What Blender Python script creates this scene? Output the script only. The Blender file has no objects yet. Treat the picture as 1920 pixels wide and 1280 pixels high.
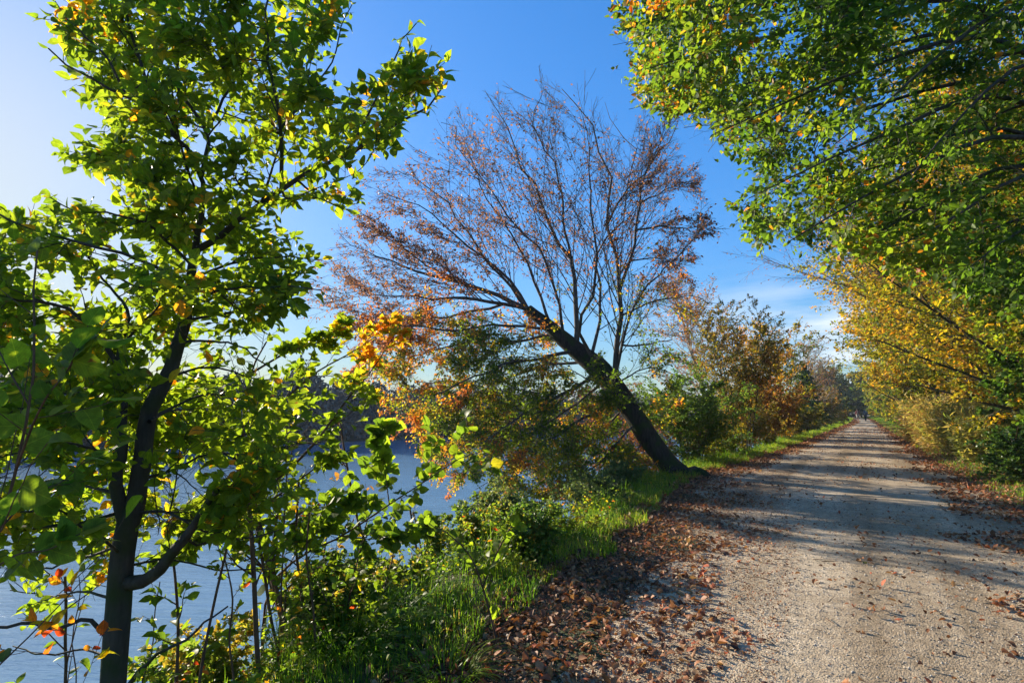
import bpy, math
import numpy as np
from math import radians, sin, cos, pi

# ------------------------------------------------------------------ camera, world, sun
scene = bpy.context.scene
COL = scene.collection
YAW, PITCH, EYE, FPX = 31.94, math.degrees(math.atan(128 / 1067)), 1.65, 1067.0
cam_d = bpy.data.cameras.new("Camera")
cam = bpy.data.objects.new("Camera", cam_d)
COL.objects.link(cam)
cam_d.sensor_width = 36.0
cam_d.lens = 36.0 * FPX / 1920
cam_d.clip_start, cam_d.clip_end = 0.05, 3000
cam.location = (0, 0, EYE)
cam.rotation_euler = (radians(90 + PITCH), 0, radians(YAW))
scene.camera = cam

SUN_AZ, SUN_EL = -79.0, 17.0          # azimuth from +Y, clockwise positive (the sun stands over the lake)
world = bpy.data.worlds.new("World")
scene.world = world
world.use_nodes = True
wn, wl = world.node_tree.nodes, world.node_tree.links
wn.clear()
w_out = wn.new("ShaderNodeOutputWorld")
w_bg = wn.new("ShaderNodeBackground")
w_bg.inputs['Strength'].default_value = 0.15
sky = wn.new("ShaderNodeTexSky")
sky.sky_type = 'NISHITA'
sky.sun_disc = False
sky.sun_elevation = radians(SUN_EL)
sky.sun_rotation = radians(SUN_AZ)
sky.altitude = 300
sky.air_density, sky.dust_density, sky.ozone_density = 1.0, 0.7, 3.0
w_hsv = wn.new("ShaderNodeHueSaturation")
w_hsv.inputs['Saturation'].default_value = 1.27
wl.new(sky.outputs[0], w_hsv.inputs['Color'])
# thin cirrus low over the path
w_tc = wn.new("ShaderNodeTexCoord")
w_map = wn.new("ShaderNodeMapping")
w_map.inputs['Scale'].default_value = (3.0, 3.0, 16.0)
w_map.inputs['Rotation'].default_value = (0.0, 0.22, 0.0)
w_noise = wn.new("ShaderNodeTexNoise")
w_noise.inputs['Scale'].default_value = 1.6
w_noise.inputs['Detail'].default_value = 6
w_ramp = wn.new("ShaderNodeValToRGB")
w_ramp.color_ramp.elements[0].position, w_ramp.color_ramp.elements[0].color = 0.46, (0, 0, 0, 1)
w_ramp.color_ramp.elements[1].position, w_ramp.color_ramp.elements[1].color = 0.66, (1, 1, 1, 1)
w_sep = wn.new("ShaderNodeSeparateXYZ")
w_band = wn.new("ShaderNodeMapRange")
w_band.inputs['From Min'].default_value, w_band.inputs['From Max'].default_value = 0.24, 0.14
w_mul = wn.new("ShaderNodeMath"); w_mul.operation = 'MULTIPLY'
w_band2 = wn.new("ShaderNodeMapRange")
w_band2.inputs['From Min'].default_value, w_band2.inputs['From Max'].default_value = -0.35, 0.0
w_mul2 = wn.new("ShaderNodeMath"); w_mul2.operation = 'MULTIPLY'
w_mix = wn.new("ShaderNodeMix"); w_mix.data_type = 'RGBA'
w_mix.inputs['B'].default_value = (2.4, 2.7, 3.1, 1)
wl.new(w_tc.outputs['Generated'], w_map.inputs['Vector'])
wl.new(w_map.outputs[0], w_noise.inputs['Vector'])
wl.new(w_noise.outputs['Fac'], w_ramp.inputs[0])
wl.new(w_tc.outputs['Generated'], w_sep.inputs[0])
wl.new(w_sep.outputs['Z'], w_band.inputs['Value'])
wl.new(w_sep.outputs['X'], w_band2.inputs['Value'])
wl.new(w_ramp.outputs['Color'], w_mul.inputs[0])
wl.new(w_band.outputs[0], w_mul.inputs[1])
wl.new(w_mul.outputs[0], w_mul2.inputs[0])
wl.new(w_band2.outputs[0], w_mul2.inputs[1])
wl.new(w_mul2.outputs[0], w_mix.inputs['Factor'])
w_d1 = wn.new("ShaderNodeVectorMath"); w_d1.operation = 'MULTIPLY_ADD'; w_d1.inputs[1].default_value = (.31, .31, .31); w_d1.inputs[2].default_value = (.90, .90, .90)
w_d2 = wn.new("ShaderNodeVectorMath"); w_d2.operation = 'DIVIDE'
w_bw = wn.new('ShaderNodeRGBToBW'); wl.new(w_hsv.outputs[0], w_bw.inputs[0]); wl.new(w_bw.outputs[0], w_d1.inputs[0]); wl.new(w_hsv.outputs[0], w_d2.inputs[0]); wl.new(w_d1.outputs[0], w_d2.inputs[1])
w_t = wn.new("ShaderNodeVectorMath"); w_t.operation = 'MULTIPLY'; w_t.inputs[1].default_value = (.69, .81, .93)
wl.new(w_d2.outputs[0], w_t.inputs[0]); wl.new(w_t.outputs[0], w_mix.inputs['A'])
wl.new(w_mix.outputs['Result'], w_bg.inputs['Color'])
wl.new(w_bg.outputs[0], w_out.inputs['Surface'])

sun_d = bpy.data.lights.new("Sun", 'SUN')
sun_d.energy = 5.0
sun_d.angle = radians(0.5)
sun_d.color = (1.0, 0.88, 0.70)
sun = bpy.data.objects.new("Sun", sun_d)
COL.objects.link(sun)
az, el = radians(SUN_AZ), radians(SUN_EL)
sv = np.array([sin(az) * cos(el), cos(az) * cos(el), sin(el)])   # towards the sun
sun.rotation_euler = (pi / 2 - el, 0, pi - az)
scene.view_settings.view_transform = 'Standard'
scene.view_settings.look = 'None'
scene.view_settings.gamma = 1.0
scene.view_settings.exposure = 1.35
cy = scene.cycles
cy.max_bounces = 7; cy.diffuse_bounces = 4; cy.glossy_bounces = 3
cy.transmission_bounces = 4; cy.transparent_max_bounces = 4
cy.sample_clamp_indirect = 6.0
cy.caustics_reflective = False; cy.caustics_refractive = False

# ------------------------------------------------------------------ numbers and geometry helpers
rng = np.random.default_rng(11)
_y, _p = radians(YAW), radians(PITCH)
FW = np.array([-sin(_y), cos(_y), 0.0]); RT = np.array([cos(_y), sin(_y), 0.0])
# world: +Y runs along the path, +X to its right, origin under the camera


def P(px, py, depth):
    """world point seen at a photo pixel, at a horizontal distance ahead of the camera"""
    x = (px - 960) / FPX; u = (640 - py) / FPX
    Y = cos(_p) - u * sin(_p); Z = sin(_p) + u * cos(_p)
    return FW * depth + RT * (x * depth / Y) + np.array([0, 0, EYE + Z * depth / Y])


def G(px, py, z=0.0):
    x = (px - 960) / FPX; u = (640 - py) / FPX
    Y = cos(_p) - u * sin(_p); Z = sin(_p) + u * cos(_p)
    k = (z - EYE) / Z
    return FW * (Y * k) + RT * (x * k) + np.array([0, 0, z])


def cam_xy(X):
    """depth and image x/y (1920 px frame) of world points"""
    X = np.asarray(X, float)
    f = X[..., 0] * FW[0] + X[..., 1] * FW[1]; r = X[..., 0] * RT[0] + X[..., 1] * RT[1]
    h = X[..., 2] - EYE
    d = f * cos(_p) + h * sin(_p)
    return d, 960 + FPX * r / np.maximum(d, .05), 640 - FPX * (h * cos(_p) - f * sin(_p)) / np.maximum(d, .05)


SL = [-30, 0, 2.8, 3.5, 5, 7.2, 10, 15, 22, 30, 46, 83, 110, 140, 400]
TL = [-2.2, -2.25, -2.45, -2.65, -2.74, -2.85, -3.3, -3.9, -3.5, -3.25, -2.95, -2.3, -2.6, -5.5, -60]
SR = [-30, 0, 8, 12, 14.4, 18.5, 27, 41, 66, 96, 120, 150, 400]
TR = [2.6, 2.5, 2.3, 2.0, 1.85, 1.65, 1.45, 1.25, 0.8, 0.45, -0.2, -3.2, -56]


def tl(s): return np.interp(s, SL, TL)
def loff(s): return np.interp(s, [0, 4, 8, 15, 60], [.95, .92, .75, .42, .25])
def tr(s): return np.interp(s, SR, TR)


_nd = rng.normal(size=(24, 3)); _nd /= np.linalg.norm(_nd, axis=1)[:, None]
_np = rng.uniform(0, 6.28, 24); _nf = rng.uniform(.6, 1.8, 24)


def noise(X, scale=1.0, k=0):
    """smooth random field, roughly -1..1"""
    X = np.asarray(X, float) * (2 * pi / scale)
    o = 0
    for i in range(8):
        j = (i + k * 8) % 24
        o = o + np.sin(X @ _nd[j] * _nf[j] + _np[j] + k)
    return o / 3.0


WATER = -1.9
# far shore, as a line in world x,y
_fs = [G(-900, 880, WATER), G(0, 852, WATER), G(300, 842, WATER), G(720, 826, WATER), G(1200, 806, WATER), G(1480, 788, WATER)]


def far_shore_x(y):
    ys = [p[1] for p in _fs]; xs = [p[0] for p in _fs]
    o = np.argsort(ys)
    return np.interp(y, np.array(ys)[o], np.array(xs)[o])


def ground_z(x, y):
    x = np.asarray(x, float); y = np.asarray(y, float)
    dl = tl(y) - x; dr = x - tr(y)
    X = np.stack([x, y, 0 * x], -1)
    z = 0.03 * noise(X, 9.0) * 0.4
    wob = 0.35 * noise(X, 5.0, 1)
    bank = np.interp(dl + wob * np.clip(dl, 0, 1), [0, .5, 1.0, 2.0, 3.2, 5, 9], [0, .06, -.12, -.95, -1.85, -2.6, -3.4])
    z = z + np.where(dl > 0, bank, 0)
    z = z + np.where(dr > 0, np.interp(dr, [0, .8, 2, 6, 40], [0, .06, .16, .35, .9]), 0)
    fx = far_shore_x(y) - x          # > 0 beyond the far shore
    z = np.where(fx > -4, np.maximum(z, np.interp(fx, [-4, 0, 2, 12, 80], [-3.4, -1.95, -1.3, -.3, 2.0])), z)
    return z


def nrm(v): return v / np.maximum(np.linalg.norm(v, axis=-1, keepdims=True), 1e-9)


class MB:
    """collects numpy geometry and links it as ONE mesh object"""
    def __init__(s): s.v = []; s.f = {3: [], 4: []}; s.t = []; s.u = []; s.n = 0

    def add(s, V, F, tint=None, uv=None):
        V = np.asarray(V, float).reshape(-1, 3)
        for f in (F if isinstance(F, list) else [F]):
            f = np.asarray(f, np.int64)
            if len(f): s.f[f.shape[-1]].append(f.reshape(-1, f.shape[-1]) + s.n)
        s.v.append(V); s.n += len(V); s.u.append(np.zeros((len(V), 3)) if uv is None else uv.reshape(-1, 3))
        s.t.append(np.zeros(len(V)) if tint is None else np.broadcast_to(np.asarray(tint, float).ravel(), (len(V),)))

    def build(s, name, mat, parent=None, smooth=False, loc=None):
        V = np.concatenate(s.v) if s.v else np.zeros((0, 3))
        T = np.concatenate(s.t) if s.t else np.zeros(0)
        base = np.zeros(3)
        if parent is not None: base = np.array(parent.location)
        elif loc is not None: base = np.array(loc)
        V = V - base
        me = bpy.data.meshes.new(name)
        q = np.concatenate(s.f[4]) if s.f[4] else np.zeros((0, 4), int)
        t = np.concatenate(s.f[3]) if s.f[3] else np.zeros((0, 3), int)
        me.vertices.add(len(V)); me.vertices.foreach_set('co', V.ravel().astype(np.float32))
        nl = len(q) * 4 + len(t) * 3
        me.loops.add(nl); me.loops.foreach_set('vertex_index', np.concatenate([q.ravel(), t.ravel()]).astype(np.int32))
        me.polygons.add(len(q) + len(t))
        st = np.concatenate([np.arange(len(q)) * 4, len(q) * 4 + np.arange(len(t)) * 3])
        me.polygons.foreach_set('loop_start', st.astype(np.int32))
        if smooth: me.polygons.foreach_set('use_smooth', np.ones(len(q) + len(t), bool))
        a = me.attributes.new('tint', 'FLOAT', 'POINT'); a.data.foreach_set('value', T.astype(np.float32))
        U = np.concatenate(s.u) if s.u else np.zeros((0, 3))
        if U.any():
            a = me.attributes.new('blade', 'FLOAT_VECTOR', 'POINT'); a.data.foreach_set('vector', U.ravel().astype(np.float32))
        me.update(calc_edges=True)
        me.materials.append(mat)
        o = bpy.data.objects.new(name, me); COL.objects.link(o)
        if parent is not None: o.parent = parent
        elif loc is not None: o.location = base
        return o


def inpoly(x, y, poly):
    poly = np.asarray(poly, float); c = np.zeros(np.shape(x), bool)
    for (xa, ya), (xb, yb) in zip(poly, np.roll(poly, -1, 0)):
        k = ((ya > y) != (yb > y)) & (x < (xb - xa) * (y - ya) / (yb - ya + 1e-9) + xa); c ^= k
    return c


def outline(poly, jit=10):
    """keeps a crown's leaves inside an irregular outline, seen from the path"""
    def f(X):
        d, x, y = cam_xy(X)
        return inpoly(x + rng.normal(size=len(X)) * jit + 26 * noise(X, .06 * np.mean(d), 0), y + rng.normal(size=len(X)) * jit + 26 * noise(X, .06 * np.mean(d), 1), poly)
    return f


def trim(Pn, Rn, ok):
    """drop twigs whose tips leave the crown outline"""
    k = ok(Pn[:, -1]) & ok(Pn[:, Pn.shape[1] // 2]); return Pn[k], Rn[k]


def fill_limbs(Pn, Rn, n, poly, depth, r0=.6, K=14, sag=0.0, bbox=None, cand=14, maxlen=1.6):
    """grow extra boughs from the nearest wood into the emptiest parts of the crown"""
    nodes = Pn.reshape(-1, 3); rad = Rn.ravel(); poly = np.asarray(poly, float)
    lo, hi = poly.min(0), poly.max(0); out = []; orr = []
    for _ in range(n):
        T = []
        while len(T) < cand:
            q = rng.uniform(lo, hi)
            if inpoly(q[0], q[1], poly): T.append(P(q[0], q[1], rng.uniform(*depth)))
        T = np.array(T); D = np.linalg.norm(T[:, None] - nodes[None], axis=-1)
        m = D.min(1); m = np.where(m > maxlen, -m, m); t_ = T[m.argmax()]; dd = np.linalg.norm(nodes - t_, axis=1)
        i = (dd + .25 * np.clip(nodes[:, 2] - t_[2], 0, 9) - 4 * rad).argmin()
        a = nodes[i]; L = np.linalg.norm(t_ - a); mid = (a + t_) / 2 + rng.normal(size=3) * L * .10; mid[2] += -L * .06 + sag
        c = spline([a, mid, t_], K); r_ = min(rad[i] * r0, .006 + .006 * L); rr = np.linspace(r_, .0025, K)
        out.append(c); orr.append(rr); nodes = np.vstack([nodes, c[2:]]); rad = np.concatenate([rad, rr[2:]])
    return np.array(out), np.array(orr)


def tubes(mb, Pn, R, sides=4, tint=None, wob=0.0):
    """Pn (N,K,3), R (N,K): all branches of one level at once"""
    Pn = np.asarray(Pn, float); R = np.asarray(R, float)
    N, K = Pn.shape[:2]
    if N == 0: return
    T = np.gradient(Pn, axis=1); T = nrm(T)
    m = nrm(Pn[:, -1] - Pn[:, 0] + 1e-6)
    ref = np.where(np.abs(m[:, 2:3]) > .8, np.array([1., .13, 0]), np.array([0., .1, 1.]))
    a = nrm(np.cross(T, ref[:, None, :])); b = np.cross(T, a)
    th = np.arange(sides) * 2 * pi / sides
    rr = R[..., None] * np.ones(sides)
    if wob: rr = rr * (1 + wob * np.sin(th * 2 + 5 * Pn[..., 2:3]) + wob * .6 * np.sin(th * 3 + 9 * Pn[..., 2:3] + 1))
    V = Pn[:, :, None, :] + rr[..., None] * (np.cos(th)[:, None] * a[:, :, None, :] + np.sin(th)[:, None] * b[:, :, None, :])
    idx = np.arange(N * K * sides).reshape(N, K, sides)
    i0 = idx[:, :-1, :]; i1 = idx[:, 1:, :]
    F = np.stack([i0, np.roll(i0, -1, 2), np.roll(i1, -1, 2), i1], -1)
    mb.add(V, F.reshape(-1, 4), None if tint is None else np.repeat(tint, K * sides))


def spline(pts, K):
    """catmull-rom through rows of any width, resampled to K points"""
    A = np.asarray(pts, float)
    if len(A) == 2: return A[0] + (A[1] - A[0]) * np.linspace(0, 1, K)[:, None]
    E = np.vstack([2 * A[0] - A[1], A, 2 * A[-1] - A[-2]])
    L = np.concatenate([[0], np.cumsum(np.linalg.norm(np.diff(A[:, :3], axis=0), axis=1))]); L /= L[-1]
    u = np.linspace(0, 1, K); i = np.clip(np.searchsorted(L, u, 'right') - 1, 0, len(A) - 2)
    f = ((u - L[i]) / (L[i + 1] - L[i]))[:, None]
    p0, p1, p2, p3 = E[i], E[i + 1], E[i + 2], E[i + 3]
    return .5 * (2 * p1 + (p2 - p0) * f + (2 * p0 - 5 * p1 + 4 * p2 - p3) * f ** 2 + (3 * p1 - p0 - 3 * p2 + p3) * f ** 3)


def limb(pts, r0, r1, K=14, jit=0.0):
    """pts are (px,py,depth) triples; returns (K,3),(K,)"""
    W = np.array([P(*p) for p in pts])
    C = spline(W, K)
    if jit: C[1:] += rng.normal(size=(K - 1, 3)) * jit
    return C, r0 + (r1 - r0) * np.linspace(0, 1, K) ** .8


def grow(Pn, R, n, u0=.2, u1=1.0, ang=40, L=.4, rel=False, K=6, flat=.3, up=(0, 0, 0), wig=.08, rk=.55, rmax=9, tip=.25,
         lt=.5, az0=0.0, keep=None, fwd=0.0):
    N, Kp = Pn.shape[:2]
    u = u0 + (u1 - u0) * (np.arange(n)[None] + rng.uniform(0, 1, (N, n))) / n
    x = u * (Kp - 1); i = np.clip(x.astype(int), 0, Kp - 2); f = (x - i)[..., None]
    r = np.arange(N)[:, None]
    pos = Pn[r, i] * (1 - f) + Pn[r, i + 1] * f
    tan = nrm(Pn[r, i + 1] - Pn[r, i])
    rad = R[r, i] * (1 - f[..., 0]) + R[r, i + 1] * f[..., 0]
    side = np.cross(tan, np.array([0.02, 0.01, 1.0])); side = nrm(side); nn = np.cross(side, tan)
    a = az0 + (np.arange(n) % 2)[None] * pi + rng.normal(size=(N, n)) * flat
    perp = np.cos(a)[..., None] * side + np.sin(a)[..., None] * nn
    an = np.radians(ang) * rng.uniform(.7, 1.3, (N, n))
    d = np.cos(an)[..., None] * tan + np.sin(an)[..., None] * perp
    ln = L * np.ones((N, n))
    if rel: ln = ln * np.linalg.norm(np.diff(Pn, axis=1), axis=-1).sum(1)[:, None]
    ln = ln * (1 - lt * u) * rng.uniform(.6, 1.25, (N, n))
    pos, d, ln, rad = pos.reshape(-1, 3), d.reshape(-1, 3), ln.ravel(), rad.ravel()
    pt = tan.reshape(-1, 3)
    if keep is not None:
        k = keep(pos); pos, d, ln, rad, pt = pos[k], d[k], ln[k], rad[k], pt[k]
    M = len(pos); out = np.zeros((M, K, 3)); out[:, 0] = pos
    upv = np.array(up, float)
    for j in range(1, K):
        out[:, j] = out[:, j - 1] + d * (ln / (K - 1))[:, None]
        d = nrm(d + upv * (1.0 / K) + fwd * pt / K + rng.normal(size=(M, 3)) * wig)
    r0 = np.minimum(rad * rk, rmax)
    return out, r0[:, None] * (1 - (1 - tip) * np.linspace(0, 1, K))[None]


# leaf outlines, length 1 along y, folded along the midrib, drooping to the tip
def leaf_tpl(ys, ws, fold=.25, droop=.15, curl=0.0, teeth=0):
    V = []; Q = []; Tt = []
    n = len(ys)
    for k, (y, w) in enumerate(zip(ys, ws)):
        z = -droop * y * y + curl * math.sin(3 * y)
        V += [(0, y, z), (w, y + (.03 if teeth and k % 2 else 0), z + fold * w), (-w, y - (.03 if teeth and k % 2 else 0), z + fold * w)]
    for k in range(n - 1):
        a, b = 3 * k, 3 * k + 3
        if ws[k] == 0: Tt += [(a, b + 1, b), (a, b, b + 2)]
        elif ws[k + 1] == 0: Tt += [(a, a + 1, b), (a, b, a + 2)]
        else: Q += [(a, a + 1, b + 1, b), (a, b, b + 2, a + 2)]
    return np.array(V, float), np.array(Q, int).reshape(-1, 4), np.array(Tt, int).reshape(-1, 3)


TPL = {
    'beech': [leaf_tpl([0, .14, .34, .58, .80, 1], [0, .19, .30, .28, .15, 0], f, d, c, 1) for f, d, c in [(.3, .12, 0), (.15, .3, .03), (.5, .05, -.03), (-.1, .2, .05), (.7, .5, .1), (.2, -.15, .12)]],
    'hazel': [leaf_tpl([0, .1, .3, .55, .78, .92, 1], [0, .30, .44, .45, .30, .12, 0], f, d, c, 1) for f, d, c in [(.2, .15, 0), (.35, .3, .04), (.05, .1, .02)]],
    'mid': [leaf_tpl([0, .3, .68, 1], [0, .30, .25, 0], f, d) for f, d in [(.3, .15), (.1, .35), (.5, 0)]],
    'round': [leaf_tpl([0, .25, .7, 1], [0, .42, .40, 0], f, d) for f, d in [(.3, .15), (.1, .35)]],
    'low': [leaf_tpl([0, .5, 1], [0, .34, 0], f, d) for f, d in [(.35, .2), (.1, .4)]],
    'narrow': [leaf_tpl([0, .25, .65, 1], [0, .13, .11, 0], f, d) for f, d in [(.3, .3), (.2, .6)]],
    'dead': [leaf_tpl([0, .1, .22, .36, .5, .66, .84, 1], [0, .26, .14, .46, .2, .36, .1, 0], f_, d_, c_) for f_, d_, c_ in [(.5, .3, .1), (-.4, -.2, .12)]] + [leaf_tpl([0, .14, .34, .58, .80, 1], [0, .2, .32, .30, .17, 0], f, d, c, 1) for f, d, c in [(.9, -.3, .1), (1.3, .3, -.1), (.4, -.5, .15), (-.7, .4, .1), (.2, .1, .2)]],
}


def put_leaves(mb, pos, d, nml, size, tint, kind):
    """one leaf per row: stalk point, pointing direction, face normal"""
    N = len(pos)
    if N == 0: return
    d = nrm(d); x = nrm(np.cross(d, nml)); z = np.cross(x, d)
    var = rng.integers(0, len(TPL[kind]), N)
    for k, (V, Q, T3) in enumerate(TPL[kind]):
        m = np.where(var == k)[0]
        if not len(m): continue
        s = np.asarray(size)[m][:, None, None]
        wv = rng.uniform(.85, 1.15, len(m))[:, None, None]
        W = pos[m][:, None] + s * (wv * V[None, :, 0:1] * x[m][:, None] + V[None, :, 1:2] * d[m][:, None] + V[None, :, 2:3] * z[m][:, None])
        off = (np.arange(len(m)) * len(V))[:, None, None]
        F = []
        if len(Q): F.append((Q[None] + off).reshape(-1, 4))
        if len(T3): F.append((T3[None] + off).reshape(-1, 3))
        mb.add(W, F, np.repeat(np.asarray(tint)[m], len(V)), np.broadcast_to(V[None] * [1, 1, 0], (len(m),) + V.shape) if kind in ('beech', 'hazel') else None)


def leaves_on(mb, Pn, n, size, kind, tint_fn, u0=.15, nrm_up=(0, 0, 1), tilt=.45, spread=.9, cull=None, hang=.12, keep=1.0, sv_=.4):
    N, K = Pn.shape[:2]
    if N == 0: return
    u = u0 + (1 - u0) * (np.arange(n)[None] + rng.uniform(0, 1, (N, n))) / n; u[:, -1] = 1
    x = u * (K - 1); i = np.clip(x.astype(int), 0, K - 2); f = (x - i)[..., None]; r = np.arange(N)[:, None]
    pos = (Pn[r, i] * (1 - f) + Pn[r, i + 1] * f).reshape(-1, 3)
    tan = nrm(Pn[r, i + 1] - Pn[r, i]).reshape(-1, 3)
    sg = np.broadcast_to(np.where(np.arange(n) % 2, 1., -1.) * np.where(np.arange(n) == n - 1, .1, 1.), (N, n)).ravel()
    up = nrm(np.array(nrm_up) + rng.normal(size=tan.shape) * tilt)
    side = nrm(np.cross(tan, up))
    d = tan * .65 + side * (sg * spread)[:, None] + rng.normal(size=tan.shape) * .22; d[:, 2] -= hang
    m = np.ones(len(pos), bool)
    if keep < 1: m &= rng.random(len(pos)) < keep
    if cull is not None: m &= cull(pos)
    pos, d, up = pos[m], d[m], up[m]
    put_leaves(mb, pos, d, up, size * rng.uniform(1 - sv_, 1 + sv_, len(pos)), tint_fn(pos), kind)


# ------------------------------------------------------------------ materials
def new_mat(name):
    m = bpy.data.materials.new(name); m.use_nodes = True
    n, l = m.node_tree.nodes, m.node_tree.links
    n.clear(); o = n.new("ShaderNodeOutputMaterial")
    return m, n, l, o


def ramp(n, stops, interp='LINEAR'):
    r = n.new("ShaderNodeValToRGB"); e = r.color_ramp.elements; r.color_ramp.interpolation = interp
    e[0].position, e[0].color = stops[0][0], (*stops[0][1], 1)
    e[1].position, e[1].color = stops[1][0], (*stops[1][1], 1)
    for p, c in stops[2:]:
        k = e.new(p); k.color = (*c, 1)
    return r


def leaf_mat(name, stops, trans=.55, rough=.5, gain=3.2, spec=.2, veins=False):
    m, n, l, o = new_mat(name)
    at = n.new("ShaderNodeAttribute"); at.attribute_name = 'tint'
    r = ramp(n, stops); l.new(at.outputs['Fac'], r.inputs[0])
    # fine mottling inside the blade
    tc = n.new("ShaderNodeTexCoord"); nz = n.new("ShaderNodeTexNoise"); nz.inputs['Scale'].default_value = 60; nz.inputs['Detail'].default_value = 3
    l.new(tc.outputs['Object'], nz.inputs['Vector'])
    mr = n.new("ShaderNodeMapRange"); mr.inputs['From Min'].default_value = .3; mr.inputs['From Max'].default_value = .7
    mr.inputs['To Min'].default_value = .75; mr.inputs['To Max'].default_value = 1.2
    l.new(nz.outputs['Fac'], mr.inputs['Value'])
    hs = n.new("ShaderNodeHueSaturation"); l.new(r.outputs[0], hs.inputs['Color']); l.new(mr.outputs[0], hs.inputs['Value'])
    colr = hs.outputs[0]
    if veins:
        def mth(op, a, b_=None, c_=None):
            q = n.new("ShaderNodeMath"); q.operation = op
            for k_, v_ in enumerate((a, b_, c_)):
                if v_ is None: continue
                if isinstance(v_, (int, float)): q.inputs[k_].default_value = v_
                else: l.new(v_, q.inputs[k_])
            return q.outputs[0]
        ab = n.new("ShaderNodeAttribute"); ab.attribute_name = 'blade'; sp = n.new("ShaderNodeSeparateXYZ"); l.new(ab.outputs['Vector'], sp.inputs[0])
        ax = mth('ABSOLUTE', sp.outputs[0])
        fr = mth('ABSOLUTE', mth('SUBTRACT', mth('FRACT', mth('MULTIPLY', mth('SUBTRACT', sp.outputs[1], mth('MULTIPLY', ax, .9)), 9.0)), .5))
        side = mth('MULTIPLY', mth('GREATER_THAN', fr, .43), .5)
        midr = mth('LESS_THAN', ax, .014)
        vf = mth('MAXIMUM', side, midr)
        vm = n.new("ShaderNodeMix"); vm.data_type = 'RGBA'; l.new(vf, vm.inputs['Factor']); l.new(colr, vm.inputs['A'])
        lt2 = n.new("ShaderNodeVectorMath"); lt2.operation = 'MULTIPLY'; lt2.inputs[1].default_value = (1.8, 1.5, 1.5); l.new(colr, lt2.inputs[0]); l.new(lt2.outputs[0], vm.inputs['B'])
        # brown specks and rims
        ns = n.new("ShaderNodeTexNoise"); ns.inputs['Scale'].default_value = 30; ns.inputs['Detail'].default_value = 4; l.new(tc.outputs['Object'], ns.inputs['Vector'])
        rs = ramp(n, [(.66, (0, 0, 0)), (.72, (1, 1, 1))]); l.new(ns.outputs['Fac'], rs.inputs[0])
        bm_ = n.new("ShaderNodeMix"); bm_.data_type = 'RGBA'; bm_.inputs['B'].default_value = (.10, .05, .015, 1)
        l.new(rs.outputs[0], bm_.inputs['Factor']); l.new(vm.outputs['Result'], bm_.inputs['A']); colr = bm_.outputs['Result']
    b = n.new("ShaderNodeBsdfPrincipled"); b.inputs['Roughness'].default_value = rough
    b.inputs['Specular IOR Level'].default_value = spec
    l.new(colr, b.inputs['Base Color'])
    g = n.new("ShaderNodeVectorMath"); g.operation = 'MULTIPLY'
    g.inputs[1].default_value = (gain * 1.05, gain, gain * .55)
    l.new(colr, g.inputs[0])
    t = n.new("ShaderNodeBsdfTranslucent"); l.new(g.outputs[0], t.inputs['Color'])
    mx = n.new("ShaderNodeMixShader"); mx.inputs[0].default_value = trans
    l.new(b.outputs[0], mx.inputs[1]); l.new(t.outputs[0], mx.inputs[2]); l.new(mx.outputs[0], o.inputs['Surface'])
    return m


def bark_mat(name, c1, c2, scale=8, moss=None, bump=.6, stretch=.25):
    m, n, l, o = new_mat(name)
    tc = n.new("ShaderNodeTexCoord"); mp = n.new("ShaderNodeMapping"); mp.inputs['Scale'].default_value = (1, 1, stretch)
    l.new(tc.outputs['Object'], mp.inputs['Vector'])
    nz = n.new("ShaderNodeTexNoise"); nz.inputs['Scale'].default_value = scale * 3; nz.inputs['Detail'].default_value = 8; nz.inputs['Roughness'].default_value = .65
    l.new(mp.outputs[0], nz.inputs['Vector'])
    r = ramp(n, [(.35, c1), (.65, c2)]); l.new(nz.outputs['Fac'], r.inputs[0])
    col = r.outputs[0]
    if moss:
        n2 = n.new("ShaderNodeTexNoise"); n2.inputs['Scale'].default_value = scale * .6; n2.inputs['Detail'].default_value = 5
        l.new(tc.outputs['Object'], n2.inputs['Vector'])
        rr = ramp(n, [(.48, (0, 0, 0)), (.62, (1, 1, 1))]); l.new(n2.outputs['Fac'], rr.inputs[0])
        mx = n.new("ShaderNodeMix"); mx.data_type = 'RGBA'; mx.inputs['B'].default_value = (*moss, 1)
        l.new(rr.outputs[0], mx.inputs['Factor']); l.new(col, mx.inputs['A']); col = mx.outputs['Result']
    b = n.new("ShaderNodeBsdfPrincipled"); b.inputs['Roughness'].default_value = .85; b.inputs['Specular IOR Level'].default_value = .2
    l.new(col, b.inputs['Base Color'])
    bp = n.new("ShaderNodeBump"); bp.inputs['Strength'].default_value = bump; bp.inputs['Distance'].default_value = .02
    l.new(nz.outputs['Fac'], bp.inputs['Height']); l.new(bp.outputs[0], b.inputs['Normal'])
    l.new(b.outputs[0], o.inputs['Surface'])
    return m


def plain_mat(name, c, rough=.8):
    m, n, l, o = new_mat(name)
    tc = n.new("ShaderNodeTexCoord"); nz = n.new("ShaderNodeTexNoise"); nz.inputs['Scale'].default_value = 14
    l.new(tc.outputs['Object'], nz.inputs['Vector'])
    r = ramp(n, [(.3, tuple(x * .75 for x in c)), (.7, tuple(min(1, x * 1.2) for x in c))]); l.new(nz.outputs['Fac'], r.inputs[0])
    b = n.new("ShaderNodeBsdfPrincipled"); b.inputs['Roughness'].default_value = rough
    l.new(r.outputs[0], b.inputs['Base Color']); l.new(b.outputs[0], o.inputs['Surface'])
    return m


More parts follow.
